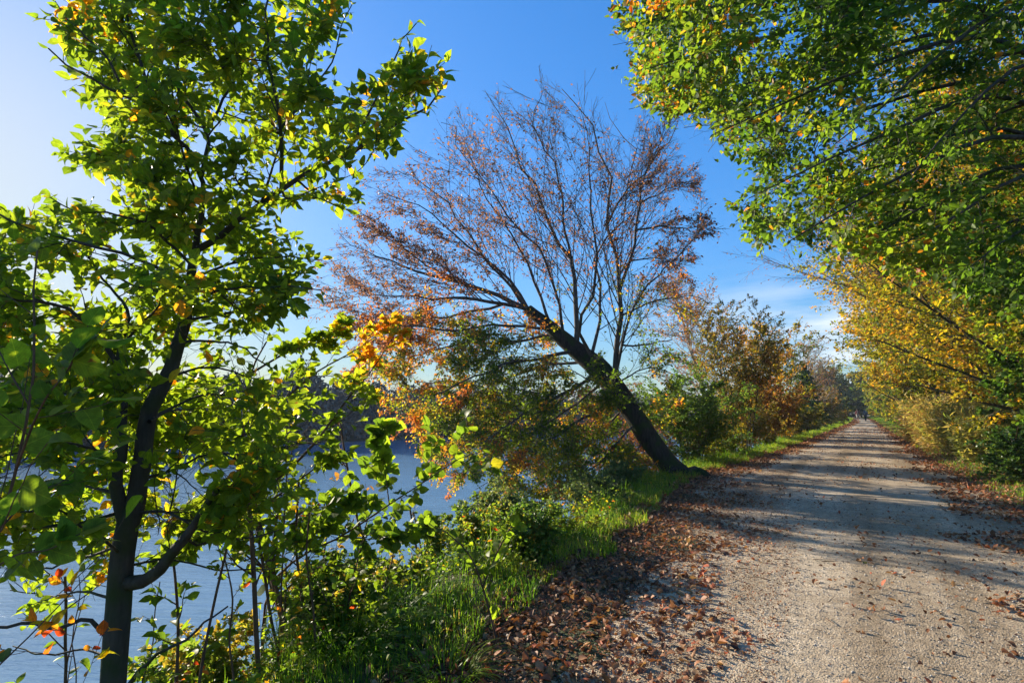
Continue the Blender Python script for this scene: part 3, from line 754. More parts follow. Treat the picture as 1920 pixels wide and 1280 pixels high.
# ---- the big beech leaning over the lake
def leaning_beech():
    D0 = 14.8
    b0 = on_ground(-3.95, 15.0)
    t = thing('leaning_beech', b0, 'big old beech leaning far out over the lake with rust and green leaves', 'tree')
    tr_ = [(1283, 905, 14.8), (1262, 880, 14.85), (1228, 838, 15.0), (1186, 775, 15.2), (1150, 724, 15.4), (1120, 688, 15.6), (1075, 652, 15.8), (1030, 612, 16.0), (990, 580, 16.2)]
    tp = np.array([P(*p) for p in tr_])
    ex = np.array([.25, .05, -.35]); tp = np.vstack([tp[0] + ex, tp])
    tk = (spline(tp, 30), np.interp(np.linspace(0, 1, 30), [0, .06, .13, .25, .5, .62, .75, .88, 1], [.50, .36, .29, .26, .28, .31, .23, .19, .15]))
    mbt = MB(); tubes(mbt, tk[0][None], tk[1][None], 18, wob=.05)
    # root flare
    for a in np.linspace(0, 2 * pi, 7)[:-1]:
        c = tp[1] + np.array([0, 0, -.05]); e = c + np.array([.75 * cos(a), .75 * sin(a), 0]); e[2] = ground_z(e[0], e[1]) - .12
        mid = (c + e) / 2 + np.array([0, 0, .1]); mid[2] = max(mid[2], ground_z(mid[0], mid[1]) + .06)
        s_ = spline([c, mid, e], 8); tubes(mbt, s_[None], np.linspace(.26, .05, 8)[None], 8)
    mbt.build('trunk', M['bark_dark'], t, smooth=True)
    D = 16.0
    B = [
        # uprights
        ([(1165, 722, 15.4), (1160, 660, 15.3), (1172, 580, 15.2), (1165, 500, 15.1), (1150, 425, 15.0), (1136, 330, 14.9), (1117, 262, 14.8), (1063, 165, 14.8)], .125, .012),
        ([(1172, 540, 15.2), (1192, 470, 15.4), (1201, 400, 15.6), (1215, 320, 15.7), (1255, 252, 15.8), (1275, 200, 15.8)], .075, .010),
        ([(1201, 440, 15.4), (1255, 428, 15.0), (1300, 425, 14.6), (1342, 412, 14.4)], .045, .008),
        ([(1201, 385, 15.6), (1255, 355, 16), (1317, 337, 16.4)], .04, .008),
        ([(1157, 440, 15.0), (1183, 364, 14.4), (1237, 297, 13.9), (1262, 230, 13.6)], .05, .008),
        ([(1092, 655, 15.8), (1090, 600, 15.8), (1078, 535, 15.9), (1050, 430, 16.0), (1025, 373, 16.1), (988, 306, 16.2), (952, 250, 16.3), (925, 172, 16.4)], .12, .010),
        ([(1066, 480, 15.9), (1052, 400, 15.4), (1048, 350, 15.2), (1023, 284, 15.0), (1005, 215, 14.8), (1032, 168, 14.8)], .06, .008),
        ([(1120, 690, 15.6), (1085, 615, 15.0), (1110, 560, 14.4), (1125, 480, 13.9), (1110, 400, 13.6), (1090, 300, 13.4), (1085, 190, 13.3)], .08, .008),
        ([(1123, 655, 15.6), (1136, 600, 16.4), (1139, 545, 16.9), (1130, 470, 17.3), (1170, 380, 17.6), (1180, 260, 17.8), (1150, 180, 18)], .08, .008),
        ([(1180, 690, 15.3), (1188, 640, 15.0), (1192, 590, 14.6), (1230, 520, 14.1), (1290, 450, 13.8), (1310, 400, 13.8)], .07, .008),
        # fan to the left
        ([(1040, 615, 16.0), (1000, 520, 16.2), (943, 417, 16.4), (894, 328, 16.5), (867, 240, 16.6)], .07, .008),
        ([(1060, 640, 15.9), (1032, 500, 15.2), (965, 400, 14.8), (930, 346, 14.6), (872, 284, 14.4), (822, 225, 14.3)], .07, .008),
        ([(990, 580, 16.2), (961, 533, 16.4), (907, 488, 16.6), (850, 400, 16.8), (783, 346, 17.0), (722, 300, 17.1)], .08, .008),
        ([(990, 580, 16.2), (940, 520, 15.6), (880, 460, 15.1), (800, 400, 14.8), (730, 370, 14.6), (700, 350, 14.5)], .07, .008),
        ([(990, 580, 16.2), (916, 546, 16.6), (827, 524, 17.0), (752, 497, 17.4), (685, 471, 17.8), (625, 452, 18)], .11, .010),
        ([(880, 545, 16.7), (809, 506, 16.2), (738, 453, 15.8), (690, 410, 15.6)], .05, .008),
        ([(990, 585, 16.2), (920, 570, 15.6), (830, 560, 15.0), (740, 550, 14.6), (640, 545, 14.3)], .09, .008),
        ([(960, 575, 16.4), (880, 590, 17.2), (780, 590, 18), (680, 575, 18.6), (600, 570, 19)], .07, .008),
        ([(1030, 615, 16.0), (940, 610, 15.4), (850, 620, 14.8), (760, 610, 14.4), (690, 620, 14.2), (630, 630, 14.0)], .07, .008),
        # drooping boughs under the trunk
        ([(1040, 625, 16.0), (950, 640, 16.6), (850, 650, 17.2), (750, 680, 17.6), (670, 700, 18)], .07, .008),
        ([(1075, 655, 15.8), (1000, 670, 15.0), (920, 690, 14.4), (830, 730, 14.0), (740, 780, 13.8)], .08, .008),
        ([(1100, 680, 15.7), (1020, 690, 16.5), (930, 720, 17.2), (850, 770, 17.8), (800, 830, 18)], .07, .008),
        ([(1130, 705, 15.5), (1060, 740, 14.8), (980, 780, 14.2), (900, 830, 13.8), (830, 880, 13.7)], .08, .008),
        ([(1140, 712, 15.5), (1080, 760, 16.0), (1010, 800, 16.4), (940, 850, 16.8), (870, 880, 17)], .07, .008),
        ([(1160, 740, 15.4), (1100, 790, 14.6), (1030, 830, 14.0), (960, 880, 13.7), (890, 915, 13.5)], .07, .008),
        ([(1175, 770, 15.3), (1120, 820, 15.8), (1060, 860, 16.0), (1000, 900, 16.0), (960, 930, 16)], .05, .007),
        ([(1192, 800, 15.2), (1150, 840, 14.6), (1100, 880, 14.2), (1060, 920, 14.0), (1010, 945, 13.8)], .05, .007),
        ([(1205, 825, 15.1), (1180, 860, 14.9), (1150, 900, 14.7), (1120, 940, 14.6)], .03, .006),
        # short boughs on the right of the trunk
        ([(1155, 715, 15.4), (1210, 690, 15.0), (1260, 700, 14.6), (1300, 720, 14.4)], .04, .007),
        ([(1168, 600, 15.2), (1225, 570, 14.8), (1290, 560, 14.5), (1345, 575, 14.3)], .045, .007),
        ([(1163, 650, 15.3), (1210, 650, 15.8), (1260, 630, 16.2), (1310, 600, 16.4)], .04, .007),
        ([(1180, 760, 15.3), (1220, 770, 15.8), (1260, 790, 16.3)], .03, .006),
        ([(1168, 500, 15.1), (1220, 490, 15.0), (1265, 500, 14.8), (1300, 520, 14.7)], .035, .006),
    ]
    wood = tk[0][6:]; wr = tk[1][6:]; limbs = []
    for pts, r0, r1 in B:
        C, r_ = lm(pts, r0, r1, wav=.03)
        _, wx, wy = cam_xy(wood); i = np.hypot(wx - pts[0][0], wy - pts[0][1]).argmin()      # every bough springs from real wood
        C = C + (wood[i] - C[0]) * (np.linspace(1, 0, len(C))[:, None] ** 1.5)
        r_ = np.minimum(r_ * .72, wr[i] * .85); limbs.append((C, r_)); wood = np.vstack([wood, C[2:]]); wr = np.concatenate([wr, r_[2:]])
    PB, RB = stack(limbs)
    mbl = MB(); tubes(mbl, PB, RB, 8, wob=.03)
    low = np.array([i in range(18, 28) for i in range(len(B))])
    rgt = np.arange(len(B)) >= 28
    up_ = ~low & ~rgt
    L1a, R1a = grow(PB[up_], RB[up_], 21, .10, .97, 32, .44, True, 8, flat=1.1, up=(-.08, 0, .10), wig=.08, rk=.34, rmax=.02, tip=.25, lt=.50, fwd=.4)
    L1c, R1c = grow(PB[rgt], RB[rgt], 8, .10, .95, 40, .55, True, 8, flat=1.3, up=(0, 0, .12), wig=.07, rk=.42, rmax=.02, tip=.25, lt=.4, fwd=.2)
    L1a, R1a = np.concatenate([L1a, L1c]), np.concatenate([R1a, R1c])
    UF, UR = fill_limbs(PB, RB, 46, [(680, 610), (1000, 600), (1150, 720), (1240, 860), (1200, 925), (1000, 935), (860, 900), (750, 780)], (13.6, 17.6), maxlen=2.6)
    tubes(mbl, UF, UR, 5)
    PU, RU = grow(UF, UR, 7, .15, 1, 44, 1.0, False, 8, flat=1.2, up=(0, 0, -.15), wig=.07, rk=.45, rmax=.012, tip=.25, lt=.4)
    L1a, R1a = np.concatenate([L1a, PU]), np.concatenate([R1a, RU])
    crown_ok = outline([(560, 560), (600, 640), (680, 760), (760, 840), (800, 920), (870, 960), (1000, 960), (1240, 960), (1240, 800), (1320, 760), (1310, 640), (1350, 585), (1300, 560), (1345, 410), (1325, 320), (1280, 215), (1160, 165), (1050, 158), (930, 168), (810, 222), (700, 330), (610, 440)], 14)
    L1b, R1b = grow(PB[low], RB[low], 24, .08, 1, 42, 1.7, False, 8, flat=1.3, up=(-.05, 0, -.22), wig=.06, rk=.38, rmax=.02, tip=.25, lt=.55, fwd=.2)
    L1, R1 = trim(np.concatenate([L1a, L1b]), np.concatenate([R1a, R1b]), crown_ok)
    L2, R2 = grow(L1, R1, 8, .15, 1, 30, .40, True, 6, flat=.9, up=(0, 0, .04), wig=.06, rk=.45, rmax=.010, tip=.3, lt=.55, fwd=.3)
    L3, R3 = grow(L2, R2, 8, .10, 1, 36, .27, False, 4, flat=.9, up=(0, 0, .04), wig=.10, rk=.55, rmax=.004, tip=.5, lt=.3, fwd=.2)
    L3, R3 = trim(L3, R3, crown_ok)
    for a, r_, s_ in ((L1, R1, 5), (L2, R2, 3)): tubes(mbl, a, np.maximum(r_, .0045), s_)
    tubes(mbl, L3, np.maximum(R3, .0022), 3)
    mbl.build('branches', M['bark_grey'], t, smooth=True)
    mbc = MB()
    c0 = P(1100, 690, 15.6)
    def tf(X):
        d, x, y = cam_xy(X)
        hgt = np.maximum(X[:, 2] - 3.4 + .5 * noise(X, 3.0, 1), -.4)
        # higher and outer foliage has turned and mostly dropped
        t0 = .41 + .27 * hgt + np.clip(hgt - 1.6, 0, 1) * .25
        t0 += .24 * noise(X, 1.6, 0) + .10 * noise(X, .6, 2) + rng.normal(size=len(X)) * .08
        out = np.linalg.norm(X - c0, axis=1)
        t0 += np.clip((out - 4.0) * .10, -.15, .35)
        rightg = (X[:, 0] > c0[0] - .3) & (X[:, 2] > 3.0)
        t0 = np.where(rightg & (X[:, 2] < 6.5), t0 - .22, t0)
        return np.clip(t0, 0, 1)
    def dens(X):
        hgt = X[:, 2] + .9 * noise(X, 2.2, 2)
        keep = np.interp(hgt, [3.2, 4.6, 6.5, 9, 11], [.27, .28, .22, .12, .05])
        keep = np.where((X[:, 0] > c0[0] - .8) & (hgt < 3.2), np.maximum(keep, .30), keep * np.where(X[:, 0] > c0[0] - .8, .55, 1))
        return (rng.random(len(X)) < keep) & crown_ok(X)
    leaves_on(mbc, L3, 6, .066, 'mid', tf, u0=.1, tilt=.8, cull=dens, nrm_up=(.4, -.5, .5))
    leaves_on(mbc, L2, 5, .072, 'mid', tf, u0=.3, tilt=.8, cull=dens, nrm_up=(.4, -.5, .5))
    mbc.build('crown', M['lean'], t)


leaning_beech()


# ---- parametric broadleaf, used for every other standing tree and shrub
def broadleaf(name, label, cat, xy, h, rad, leafmat, barkmat, leaf=.07, kind='mid', n_limb=14, clear=.2, trunk_r=.1, tint=None, n1=9, n2=6, n3=4,
              nl=5, group=None, lean=(0, 0), multi=1, up=.3, keep=1.0, ang=55, min_r=.003, skew=None, twigs=True, tilt=.7, dz=0.0, cull=None, top=.15, pc=.30):
    base = on_ground(xy[0], xy[1], dz)
    t = thing(name, base, label, cat, group)
    stems = []
    for k_ in range(multi):
        a = rng.uniform(0, 2 * pi); sp = (0 if multi == 1 else rad * .45)
        hh = h * (1 if k_ == 0 else rng.uniform(.7, 1))
        b_ = base + np.array([cos(a), sin(a), 0]) * (0 if multi == 1 else min(.25, rad * .12)) - np.array([0, 0, .15])
        e = base + np.array([cos(a) * sp + lean[0] * hh, sin(a) * sp + lean[1] * hh, hh])
        mid = b_ * .55 + e * .45 + rng.normal(size=3) * np.array([1, 1, .2]) * h * .02
        mid[:2] -= (e - b_)[:2] * .12
        stems.append((spline([b_, mid, e], 16), trunk_r / multi ** .4 * np.linspace(1, top, 16) ** .9 * np.concatenate([[1.35, 1.12], np.ones(14)])))
    PS, RS = stack(stems)
    mbt = MB(); tubes(mbt, PS, RS, 10 if multi == 1 else 6, wob=.03)
    mbt.build('trunk' if multi == 1 else 'stems', barkmat, t, smooth=True)
    # limbs: fill an egg-shaped, uneven envelope
    nl_ = max(1, n_limb // multi)
    PL, RL = grow(PS, RS, nl_, clear, .97, ang, 1.0, False, 10, flat=3.0, up=(0, 0, up), wig=.05, rk=.5, tip=.2, lt=0)
    o_ = PL[:, :1].copy()
    hrel = np.clip((o_[:, 0, 2] - base[2] - clear * h) / (h * (1 - clear)), 0, 1)
    prof = np.sqrt(np.clip(1 - ((hrel - pc) / (1.04 - pc)) ** 2, .06, 1))
    ln = rad * prof * rng.uniform(.65, 1.1, len(PL))
    if skew is not None:
        dd = nrm(PL[:, -1] - PL[:, 0]); ln = ln * (1 + skew[2] * np.clip(dd[:, 0] * skew[0] + dd[:, 1] * skew[1], -.6, 1))
    PL = o_ + (PL - o_) * ln[:, None, None]
    mbl = MB(); tubes(mbl, PL, np.maximum(RL, min_r), 5)
    PA = np.concatenate([PL, PS[:, ::1][:, np.linspace(6, 15, 10).astype(int)]]); RA = np.concatenate([RL, RS[:, np.linspace(6, 15, 10).astype(int)]])
    L1, R1 = grow(PA, RA, n1, .12, 1, 42, .42, True, 6, flat=.7, up=(0, 0, .1), wig=.08, rk=.5, rmax=.02, lt=.5)
    L2, R2 = grow(L1, R1, n2, .12, 1, 42, .42, True, 4, flat=.6, wig=.09, rk=.5, rmax=.008, lt=.4)
    tubes(mbl, L1, np.maximum(R1, min_r * .7), 3)
    if twigs: tubes(mbl, L2, np.maximum(R2, min_r * .5), 3)
    mbl.build('branches', barkmat, t, smooth=True)
    if nl > 0:
        mbc = MB(); tf = tint or tinter(.4, .15, [(.2, 2, 0)])
        leaves_on(mbc, L2, nl, leaf, kind, tf, u0=.05, tilt=tilt, keep=keep, cull=cull)
        leaves_on(mbc, L1, max(2, nl // 2), leaf, kind, tf, u0=.3, tilt=tilt, keep=keep, cull=cull)
        mbc.build('crown', leafmat, t)
    return t


# ---- right of the path
def overhang():
    base = on_ground(4.9, 9.4)
    t = thing('beech_tree', base, 'tall beech at the right edge whose green boughs hang over the path', 'tree')
    top = base + np.array([-.5, -.6, 9.5])
    tk = spline([base - [0, 0, .2], base + [-.1, 0, 3], base + [-.2, -.3, 6.2], top], 20)
    mbt = MB(); tubes(mbt, tk[None], np.linspace(.27, .07, 20)[None], 14, wob=.04); mbt.build('trunk', M['bark'], t, smooth=True)
    S = lambda k: tuple(tk[k])
    # each bough: where it leaves the trunk (height fraction), then pixels of its path with depths
    B = [
        (16, [(2150, -60, 6.5), (1800, -80, 6.0), (1500, -20, 5.8), (1300, 10, 5.7), (1150, 40, 5.7)]),
        (15, [(2150, 60, 6.2), (1750, 0, 5.6), (1500, 50, 5.3), (1300, 90, 5.2), (1145, 130, 5.2)]),
        (15, [(2100, 100, 6.8), (1800, 60, 6.6), (1560, 110, 6.6), (1380, 150, 6.6), (1190, 205, 6.6)]),
        (14, [(2100, 150, 6.2), (1850, 70, 5.6), (1600, 130, 5.2), (1420, 200, 5.0), (1290, 250, 5.0)]),
        (14, [(2150, 180, 7.0), (1850, 150, 6.8), (1620, 200, 6.7), (1480, 250, 6.6), (1290, 215, 6.6)]),
        (13, [(2100, 200, 6.0), (1850, 180, 5.4), (1650, 250, 5.0), (1500, 310, 4.9), (1360, 372, 4.9)]),
        (13, [(2150, 260, 6.8), (1850, 240, 6.4), (1700, 290, 6.2), (1560, 330, 6.1), (1430, 330, 6.0)]),
        (12, [(2050, 230, 5.6), (1850, 260, 5.2), (1680, 330, 5.0), (1540, 400, 4.9), (1440, 455, 4.9)]),
        (12, [(2100, 320, 6.4), (1900, 310, 6.2), (1760, 370, 6.1), (1640, 430, 6.0), (1530, 485, 6.0)]),
        (11, [(2100, 350, 5.8), (1920, 330, 5.4), (1800, 400, 5.3), (1700, 450, 5.3), (1600, 475, 5.4)]),
        (11, [(2100, 400, 6.6), (1960, 400, 6.4), (1860, 430, 6.4), (1760, 490, 6.4)]),
        (10, [(2100, 430, 5.6), (2000, 400, 5.2), (1900, 440, 5.0), (1820, 500, 5.0)]),
        (16, [(2150, -160, 5.6), (1800, -160, 5.0), (1550, -120, 4.8), (1350, -60, 4.8)]),
        (17, [(2150, -60, 7.6), (1800, -20, 7.6), (1500, 20, 7.8), (1250, 60, 8.0)]),
        (14, [(2050, 60, 7.6), (1850, 110, 7.8), (1700, 160, 8.0), (1540, 200, 8.0)]),
        (13, [(2000, 160, 7.6), (1850, 220, 8.0), (1720, 270, 8.2), (1600, 320, 8.2)]),
        (12, [(2000, 260, 7.6), (1880, 330, 8.0), (1780, 370, 8.0), (1680, 400, 8.0)]),
        (15, [(2050, -20, 5.2), (1900, 10, 4.6), (1760, 100, 4.3), (1640, 200, 4.2), (1540, 270, 4.2)]),
        (13, [(2050, 120, 5.2), (1920, 120, 4.7), (1800, 220, 4.5), (1700, 330, 4.5)]),
        (16, [(2050, -100, 6.8), (1850, -60, 6.8), (1650, 40, 6.8), (1470, 90, 6.9)]),
    ]
    PB = []; RB = []
    for k_, pts in B:
        W = np.vstack([tk[k_]] + [P(p[0] + max(0, 1800 - p[0]) * .10, p[1], p[2]) for p in pts]); PB.append(spline(W, 18)); RB.append(.055 * np.linspace(1, .08, 18))
    PB, RB = np.array(PB), np.array(RB)
    OV = [(1150, -200), (1150, 35), (1130, 62), (1200, 90), (1140, 128), (1180, 160), (1200, 205), (1290, 225), (1290, 275), (1350, 290), (1425, 325), (1355, 372), (1400, 400), (1380, 435), (1450, 465), (1500, 445), (1530, 492), (1600, 490), (1700, 530), (1800, 560), (1930, 620), (2250, 700), (2250, -200)]
    mbl = MB(); tubes(mbl, PB, RB, 7)
    F1, F2 = fill_limbs(PB[:, 3:], RB[:, 3:], 90, [(1170, -80), (1190, 150), (1300, 240), (1400, 330), (1400, 420), (1520, 450), (1700, 500), (1950, 580), (2050, 560), (2050, -80)], (4.6, 8.2), K=18, sag=-.02, maxlen=1.8)
    tubes(mbl, F1, F2, 5); PB, RB = np.concatenate([PB, F1]), np.concatenate([RB, F2]); ok = outline(OV, 9)
    dn = (-.1, 0, -.10)
    LM, RM = grow(PB, RB, 8, .25, 1, 42, .75, False, 10, flat=.8, up=dn, wig=.05, rk=.5, rmax=.014, tip=.3, lt=.35)
    L1, R1 = grow(np.concatenate([LM, PB[:, 6:16]]), np.concatenate([RM, RB[:, 6:16]]), 5, .08, 1, 44, .36, False, 7, flat=.6, up=(0, 0, -.05), wig=.08, rk=.5, rmax=.006, tip=.3, lt=.35, keep=ok)
    L2, R2 = grow(L1, R1, 3, .12, 1, 44, .15, False, 4, flat=.5, wig=.07, rk=.5, rmax=.003, tip=.4, lt=.3)
    LM, RM = trim(LM, RM, ok); L1, R1 = trim(L1, R1, ok); L2, R2 = trim(L2, R2, ok)
    tubes(mbl, LM, np.maximum(RM, .003), 4); tubes(mbl, L1, np.maximum(R1, .0018), 3); tubes(mbl, L2, np.maximum(R2, .0012), 3)
    mbl.build('branches', M['bark'], t, smooth=True)
    ok2 = lambda X: ok(X) & (noise(X, 1.3, 2) + .25 * rng.normal(size=len(X)) > -.62)
    mbc = MB()
    def tf(X):
        d, x, y = cam_xy(X)
        t0 = .38 + .17 * noise(X, 1.7, 0) + .1 * noise(X, .5, 1) + rng.normal(size=len(X)) * .09
        t0 += np.clip((1420 - x) / 300, 0, 1) * np.clip((420 - y) / 200, 0, 1) * rng.random(len(X)) * .55
        t0 += np.where(rng.random(len(X)) < .05, .4, 0)
        return np.clip(t0, 0, 1)
    leaves_on(mbc, L2, 4, .066, 'mid', tf, u0=.1, tilt=.7, nrm_up=(-.35, -.3, .8), cull=ok2)
    leaves_on(mbc, L1, 4, .068, 'mid', tf, u0=.2, tilt=.7, nrm_up=(-.35, -.3, .8), cull=ok2)
    leaves_on(mbc, LM, 4, .068, 'mid', tf, u0=.4, tilt=.7, nrm_up=(-.35, -.3, .8), cull=ok2)
    leaves_on(mbc, PB[:, 9:], 22, .066, 'mid', tf, u0=.0, tilt=.7, nrm_up=(-.35, -.3, .8))
    mbc.build('crown', M['over'], t)


overhang()

goldt = tinter(.44, .13, [(.20, 2.6, 0), (.12, .9, 1)])
greent = tinter(.28, .12, [(.18, 2.4, 0), (.12, .8, 1)])
def headroom(X): return ~((X[:, 0] < tr(X[:, 1]) + .5) & (X[:, 2] < 2.9 + .5 * noise(X, 2.0)))
G1 = 'beeches lining the right side of the path'
SK = (-1, -.1, .35)
broadleaf('beech_tree', 'wide golden green beech nearest on the right, its crown filling the right edge', 'tree', (5.4, 15.0), 9.0, 3.9, M['gold'], M['bark'], .085, 'mid', 62, .08, .16, greent, 16, 11, 4, 7, group=G1, skew=SK, pc=.42, cull=headroom)
broadleaf('beech_tree', 'golden orange beech beyond the reeds on the right of the path', 'tree', (4.8, 20.5), 10.5, 5.2, M['gold'], M['bark'], .10, 'mid', 62, .07, .16, goldt, 14, 10, 4, 7, group=G1, skew=SK, pc=.42, cull=headroom)
broadleaf('beech_tree', 'yellow beech standing behind the golden orange one, third along the right side', 'tree', (4.7, 27.0), 11.5, 5.6, M['gold'], M['bark'], .12, 'mid', 62, .06, .17, goldt, 14, 10, 4, 7, group=G1, skew=SK, pc=.42, cull=headroom)
broadleaf('beech_tree', 'yellow green beech overhanging the path halfway to the walkers', 'tree', (4.4, 35.0), 12.5, 6.0, M['gold'], M['bark'], .14, 'mid', 62, .06, .17, tinter(.42, .13, [(.2, 3, 0)]), 14, 9, 4, 7, group=G1, skew=SK, pc=.42, cull=headroom)
broadleaf('beech_tree', 'tall golden beech whose crown edge meets the open sky on the right', 'tree', (4.2, 45.0), 13.5, 6.6, M['gold'], M['bark'], .17, 'mid', 42, .06, .18, goldt, 14, 9, 4, 4, group=G1, skew=SK, pc=.42, cull=headroom)
broadleaf('beech_tree', 'distant yellow beech above the right side of the walkers', 'tree', (3.7, 58.0), 12.5, 6.2, M['gold'], M['bark'], .20, 'low', 36, .05, .18, tinter(.45, .13, [(.2, 3, 0)]), 13, 8, 4, 4, group=G1, skew=SK, pc=.42, cull=headroom)
broadleaf('beech_tree', 'farthest golden green beech on the right, low over the end of the path', 'tree', (3.4, 74.0), 11.0, 5.8, M['gold'], M['bark'], .25, 'low', 30, .05, .18, tinter(.38, .13, [(.2, 3, 0)]), 12, 8, 4, 4, group=G1, skew=SK, pc=.42, cull=headroom)
broadleaf('beech_tree', 'small yellow green beech closing the far right side of the path', 'tree', (2.8, 92.0), 9.0, 4.8, M['gold'], M['bark'], .28, 'low', 26, .04, .15, tinter(.34, .13, [(.2, 3, 0)]), 11, 8, 4, 4, group=G1, skew=SK, pc=.42, cull=headroom)
broadleaf('beech_tree', 'reddish brown nearly bare beech rising behind the golden crowns into the blue gap', 'tree', (3.2, 40.0), 16.0, 8.8, M['rust'], M['bare'], .09, 'low', 44, .22, .22, tinter(.85, .1, [(.1, 3, 0)]), 16, 10, 4, 3, keep=.6, skew=(-1, 0, .5), up=.7, pc=.45, ang=50, min_r=.012)
broadleaf('beech_tree', 'copper leaved beech behind the overhanging green boughs at the top right', 'tree', (8.0, 21.0), 17.0, 5.4, M['rust'], M['bark'], .11, 'mid', 44, .25, .25, tinter(.62, .15, [(.2, 2, 0)]), 13, 8, 4, 5, skew=(-1, -.2, .2))
broadleaf('beech_tree', 'golden beech in the second row behind the right edge of the path', 'tree', (9.0, 14.5), 15.0, 5.0, M['gold'], M['bark'], .12, 'mid', 60, .12, .25, tinter(.5, .15, [(.25, 2, 0)]), 13, 8, 4, 7)
broadleaf('beech_tree', 'tall golden green beech in the second row, above the reed clump', 'tree', (9.2, 31.0), 16.0, 5.6, M['gold'], M['bark'], .14, 'mid', 60, .08, .25, tinter(.5, .15, [(.25, 2, 0)]), 12, 7, 4, 7)

# bushes at the foot of the right hand row
hz = tinter(.42, .16, [(.18, 1.5, 0)])
broadleaf('hazel_bush', 'broad leaved hazel bush between the right path edge and the golden beeches', 'bush', (4.4, 20.5), 5.0, 2.2, M['hazel'], M['stem'], .115, 'round', 46, .08, .05, hz, 8, 5, 3, 4, multi=6, up=.5)
broadleaf('elder_bush', 'dark green elder bush in shadow at the right edge of the path', 'bush', (3.7, 17.6), 2.7, 1.5, M['over'], M['stem'], .085, 'round', 34, .05, .04, tinter(.25, .2, [(.2, 1, 0)]), 8, 5, 3, 5, multi=5, up=.3)
broadleaf('elder_bush', 'dark leafy bush behind the dry grass clump in the shade of the beeches', 'bush', (3.9, 22.0), 2.4, 1.5, M['dark'], M['stem'], .10, 'round', 40, .05, .04, tinter(.6, .2, [(.2, 1, 0)]), 8, 5, 3, 5, multi=5, up=.3)
broadleaf('bramble_bush', 'low green bramble at the foot of the shaded right bank', 'bush', (2.8, 16.4), .8, .9, M['dark'], M['stem'], .06, 'round', 30, .04, .02, tinter(.6, .2, [(.2, 1, 0)]), 8, 5, 3, 4, multi=5, up=.1)
broadleaf('bush', 'dense yellow green bush under the farther golden beeches on the right', 'bush', (3.0, 33.0), 3.0, 1.9, M['gold'], M['stem'], .12, 'round', 36, .04, .05, greent, 8, 5, 3, 5, multi=5)
broadleaf('bush', 'pale olive bush on the right far beyond the reed clump', 'bush', (2.7, 42.0), 2.8, 1.9, M['gold'], M['stem'], .14, 'low', 36, .04, .05, greent, 8, 5, 3, 5, multi=5)
broadleaf('bush', 'small olive bush on the right just before the walkers', 'bush', (2.5, 60.0), 2.8, 1.9, M['gold'], M['stem'], .16, 'low', 30, .04, .05, greent, 8, 5, 3, 4, multi=5)

broadleaf('bush', 'olive green bush on the right level with the bare brown far trees', 'bush', (2.3, 75.0), 3.0, 2.0, M['gold'], M['stem'], .20, 'low', 30, .03, .05, greent, 8, 5, 3, 4, multi=5)
broadleaf('bush', 'yellow olive bush on the right level with the walkers', 'bush', (2.1, 90.0), 3.4, 2.2, M['gold'], M['stem'], .24, 'low', 30, .02, .05, greent, 8, 5, 3, 5, multi=5)
broadleaf('bush', 'dim green bush on the right just past the walkers', 'bush', (2.0, 106.0), 4.0, 2.6, M['gold'], M['stem'], .28, 'low', 34, .01, .05, greent, 8, 5, 3, 5, multi=5)
broadleaf('bush', 'low dim bush closing the gap under the farthest trees', 'bush', (2.2, 122.0), 4.2, 3.4, M['gold'], M['stem'], .32, 'low', 40, .01, .05, greent, 8, 5, 3, 5, multi=5)

# ---- far end of the path: the wall of trees it curves into
for (x, y, h, r, lab, mt, tn) in [
    (-1.5, 140, 8, 5.5, 'olive tree closing the view straight behind the two walkers', 'rust', tinter(.15, .1, [(.1, 3, 0)])),
    (-6.5, 132, 8.5, 5.5, 'dark olive tree closing the view left behind the walkers', 'rust', tinter(.1, .1, [(.1, 3, 0)])),
    (4, 126, 9, 5.5, 'green tree closing the view right behind the walkers', 'gold', tinter(.2, .1, [(.1, 3, 0)])),
    (3.6, 108, 8, 4.2, 'yellowish tree on the right just beyond the walkers', 'gold', tinter(.4, .1, [(.1, 3, 0)])),
    (9, 140, 12, 5, 'tall faint tree beyond the end of the right hand row', 'gold', tinter(.3, .1, [(.1, 3, 0)]))]:
    broadleaf('tree', lab, 'tree', (x, y), h, r, M[mt], M['bark'], .40, 'low', 46, .01, .2, tn, 10, 6, 3, 5, group='trees closing the far end of the path', min_r=.02, twigs=False)

for (x, y, h, r, lab) in [(-3.2, 131.0, 4.6, 4.2, 'dim olive bush closing the gap straight behind the left walker'), (-8.5, 126.0, 5.0, 4.2, 'dim olive bush where the far verge meets the lake'), (1.0, 136.0, 4.4, 4.0, 'dim bush filling the end of the path behind the right walker')]:
    broadleaf('bush', lab, 'bush', (x, y), h, r, M['gold'], M['stem'], .36, 'low', 50, .01, .06, tinter(.12, .12, [(.1, 3, 0)]), 8, 5, 3, 5, multi=6, min_r=.02, twigs=False, pc=.1)

# ---- left side of the path, beyond the leaning beech
broadleaf('bush', 'fresh green bush just right of the leaning trunk on the lake side', 'bush', (-4.9, 19.0), 2.5, 1.9, M['shrub'], M['stem'], .065, 'mid', 70, .03, .04, tinter(.50, .14, [(.15, 1.2, 0)]), 11, 6, 3, 5, multi=9, up=.5)
broadleaf('bush', 'yellow green bush low behind the fresh green one by the lake', 'bush', (-5.0, 22.5), 1.9, 1.4, M['gold'], M['stem'], .07, 'mid', 50, .03, .04, tinter(.3, .14, [(.15, 1.2, 0)]), 10, 6, 3, 4, multi=7, up=.5)
broadleaf('young_tree', 'slender multi stemmed tree with brown yellow leaves beside the verge', 'tree', (-4.5, 25.0), 6.2, 2.5, M['rust'], M['bark'], .085, 'mid', 60, .18, .06, tinter(.32, .13, [(.18, 1.8, 0)]), 9, 6, 3, 4, multi=8, up=.8, ang=38, min_r=.007)
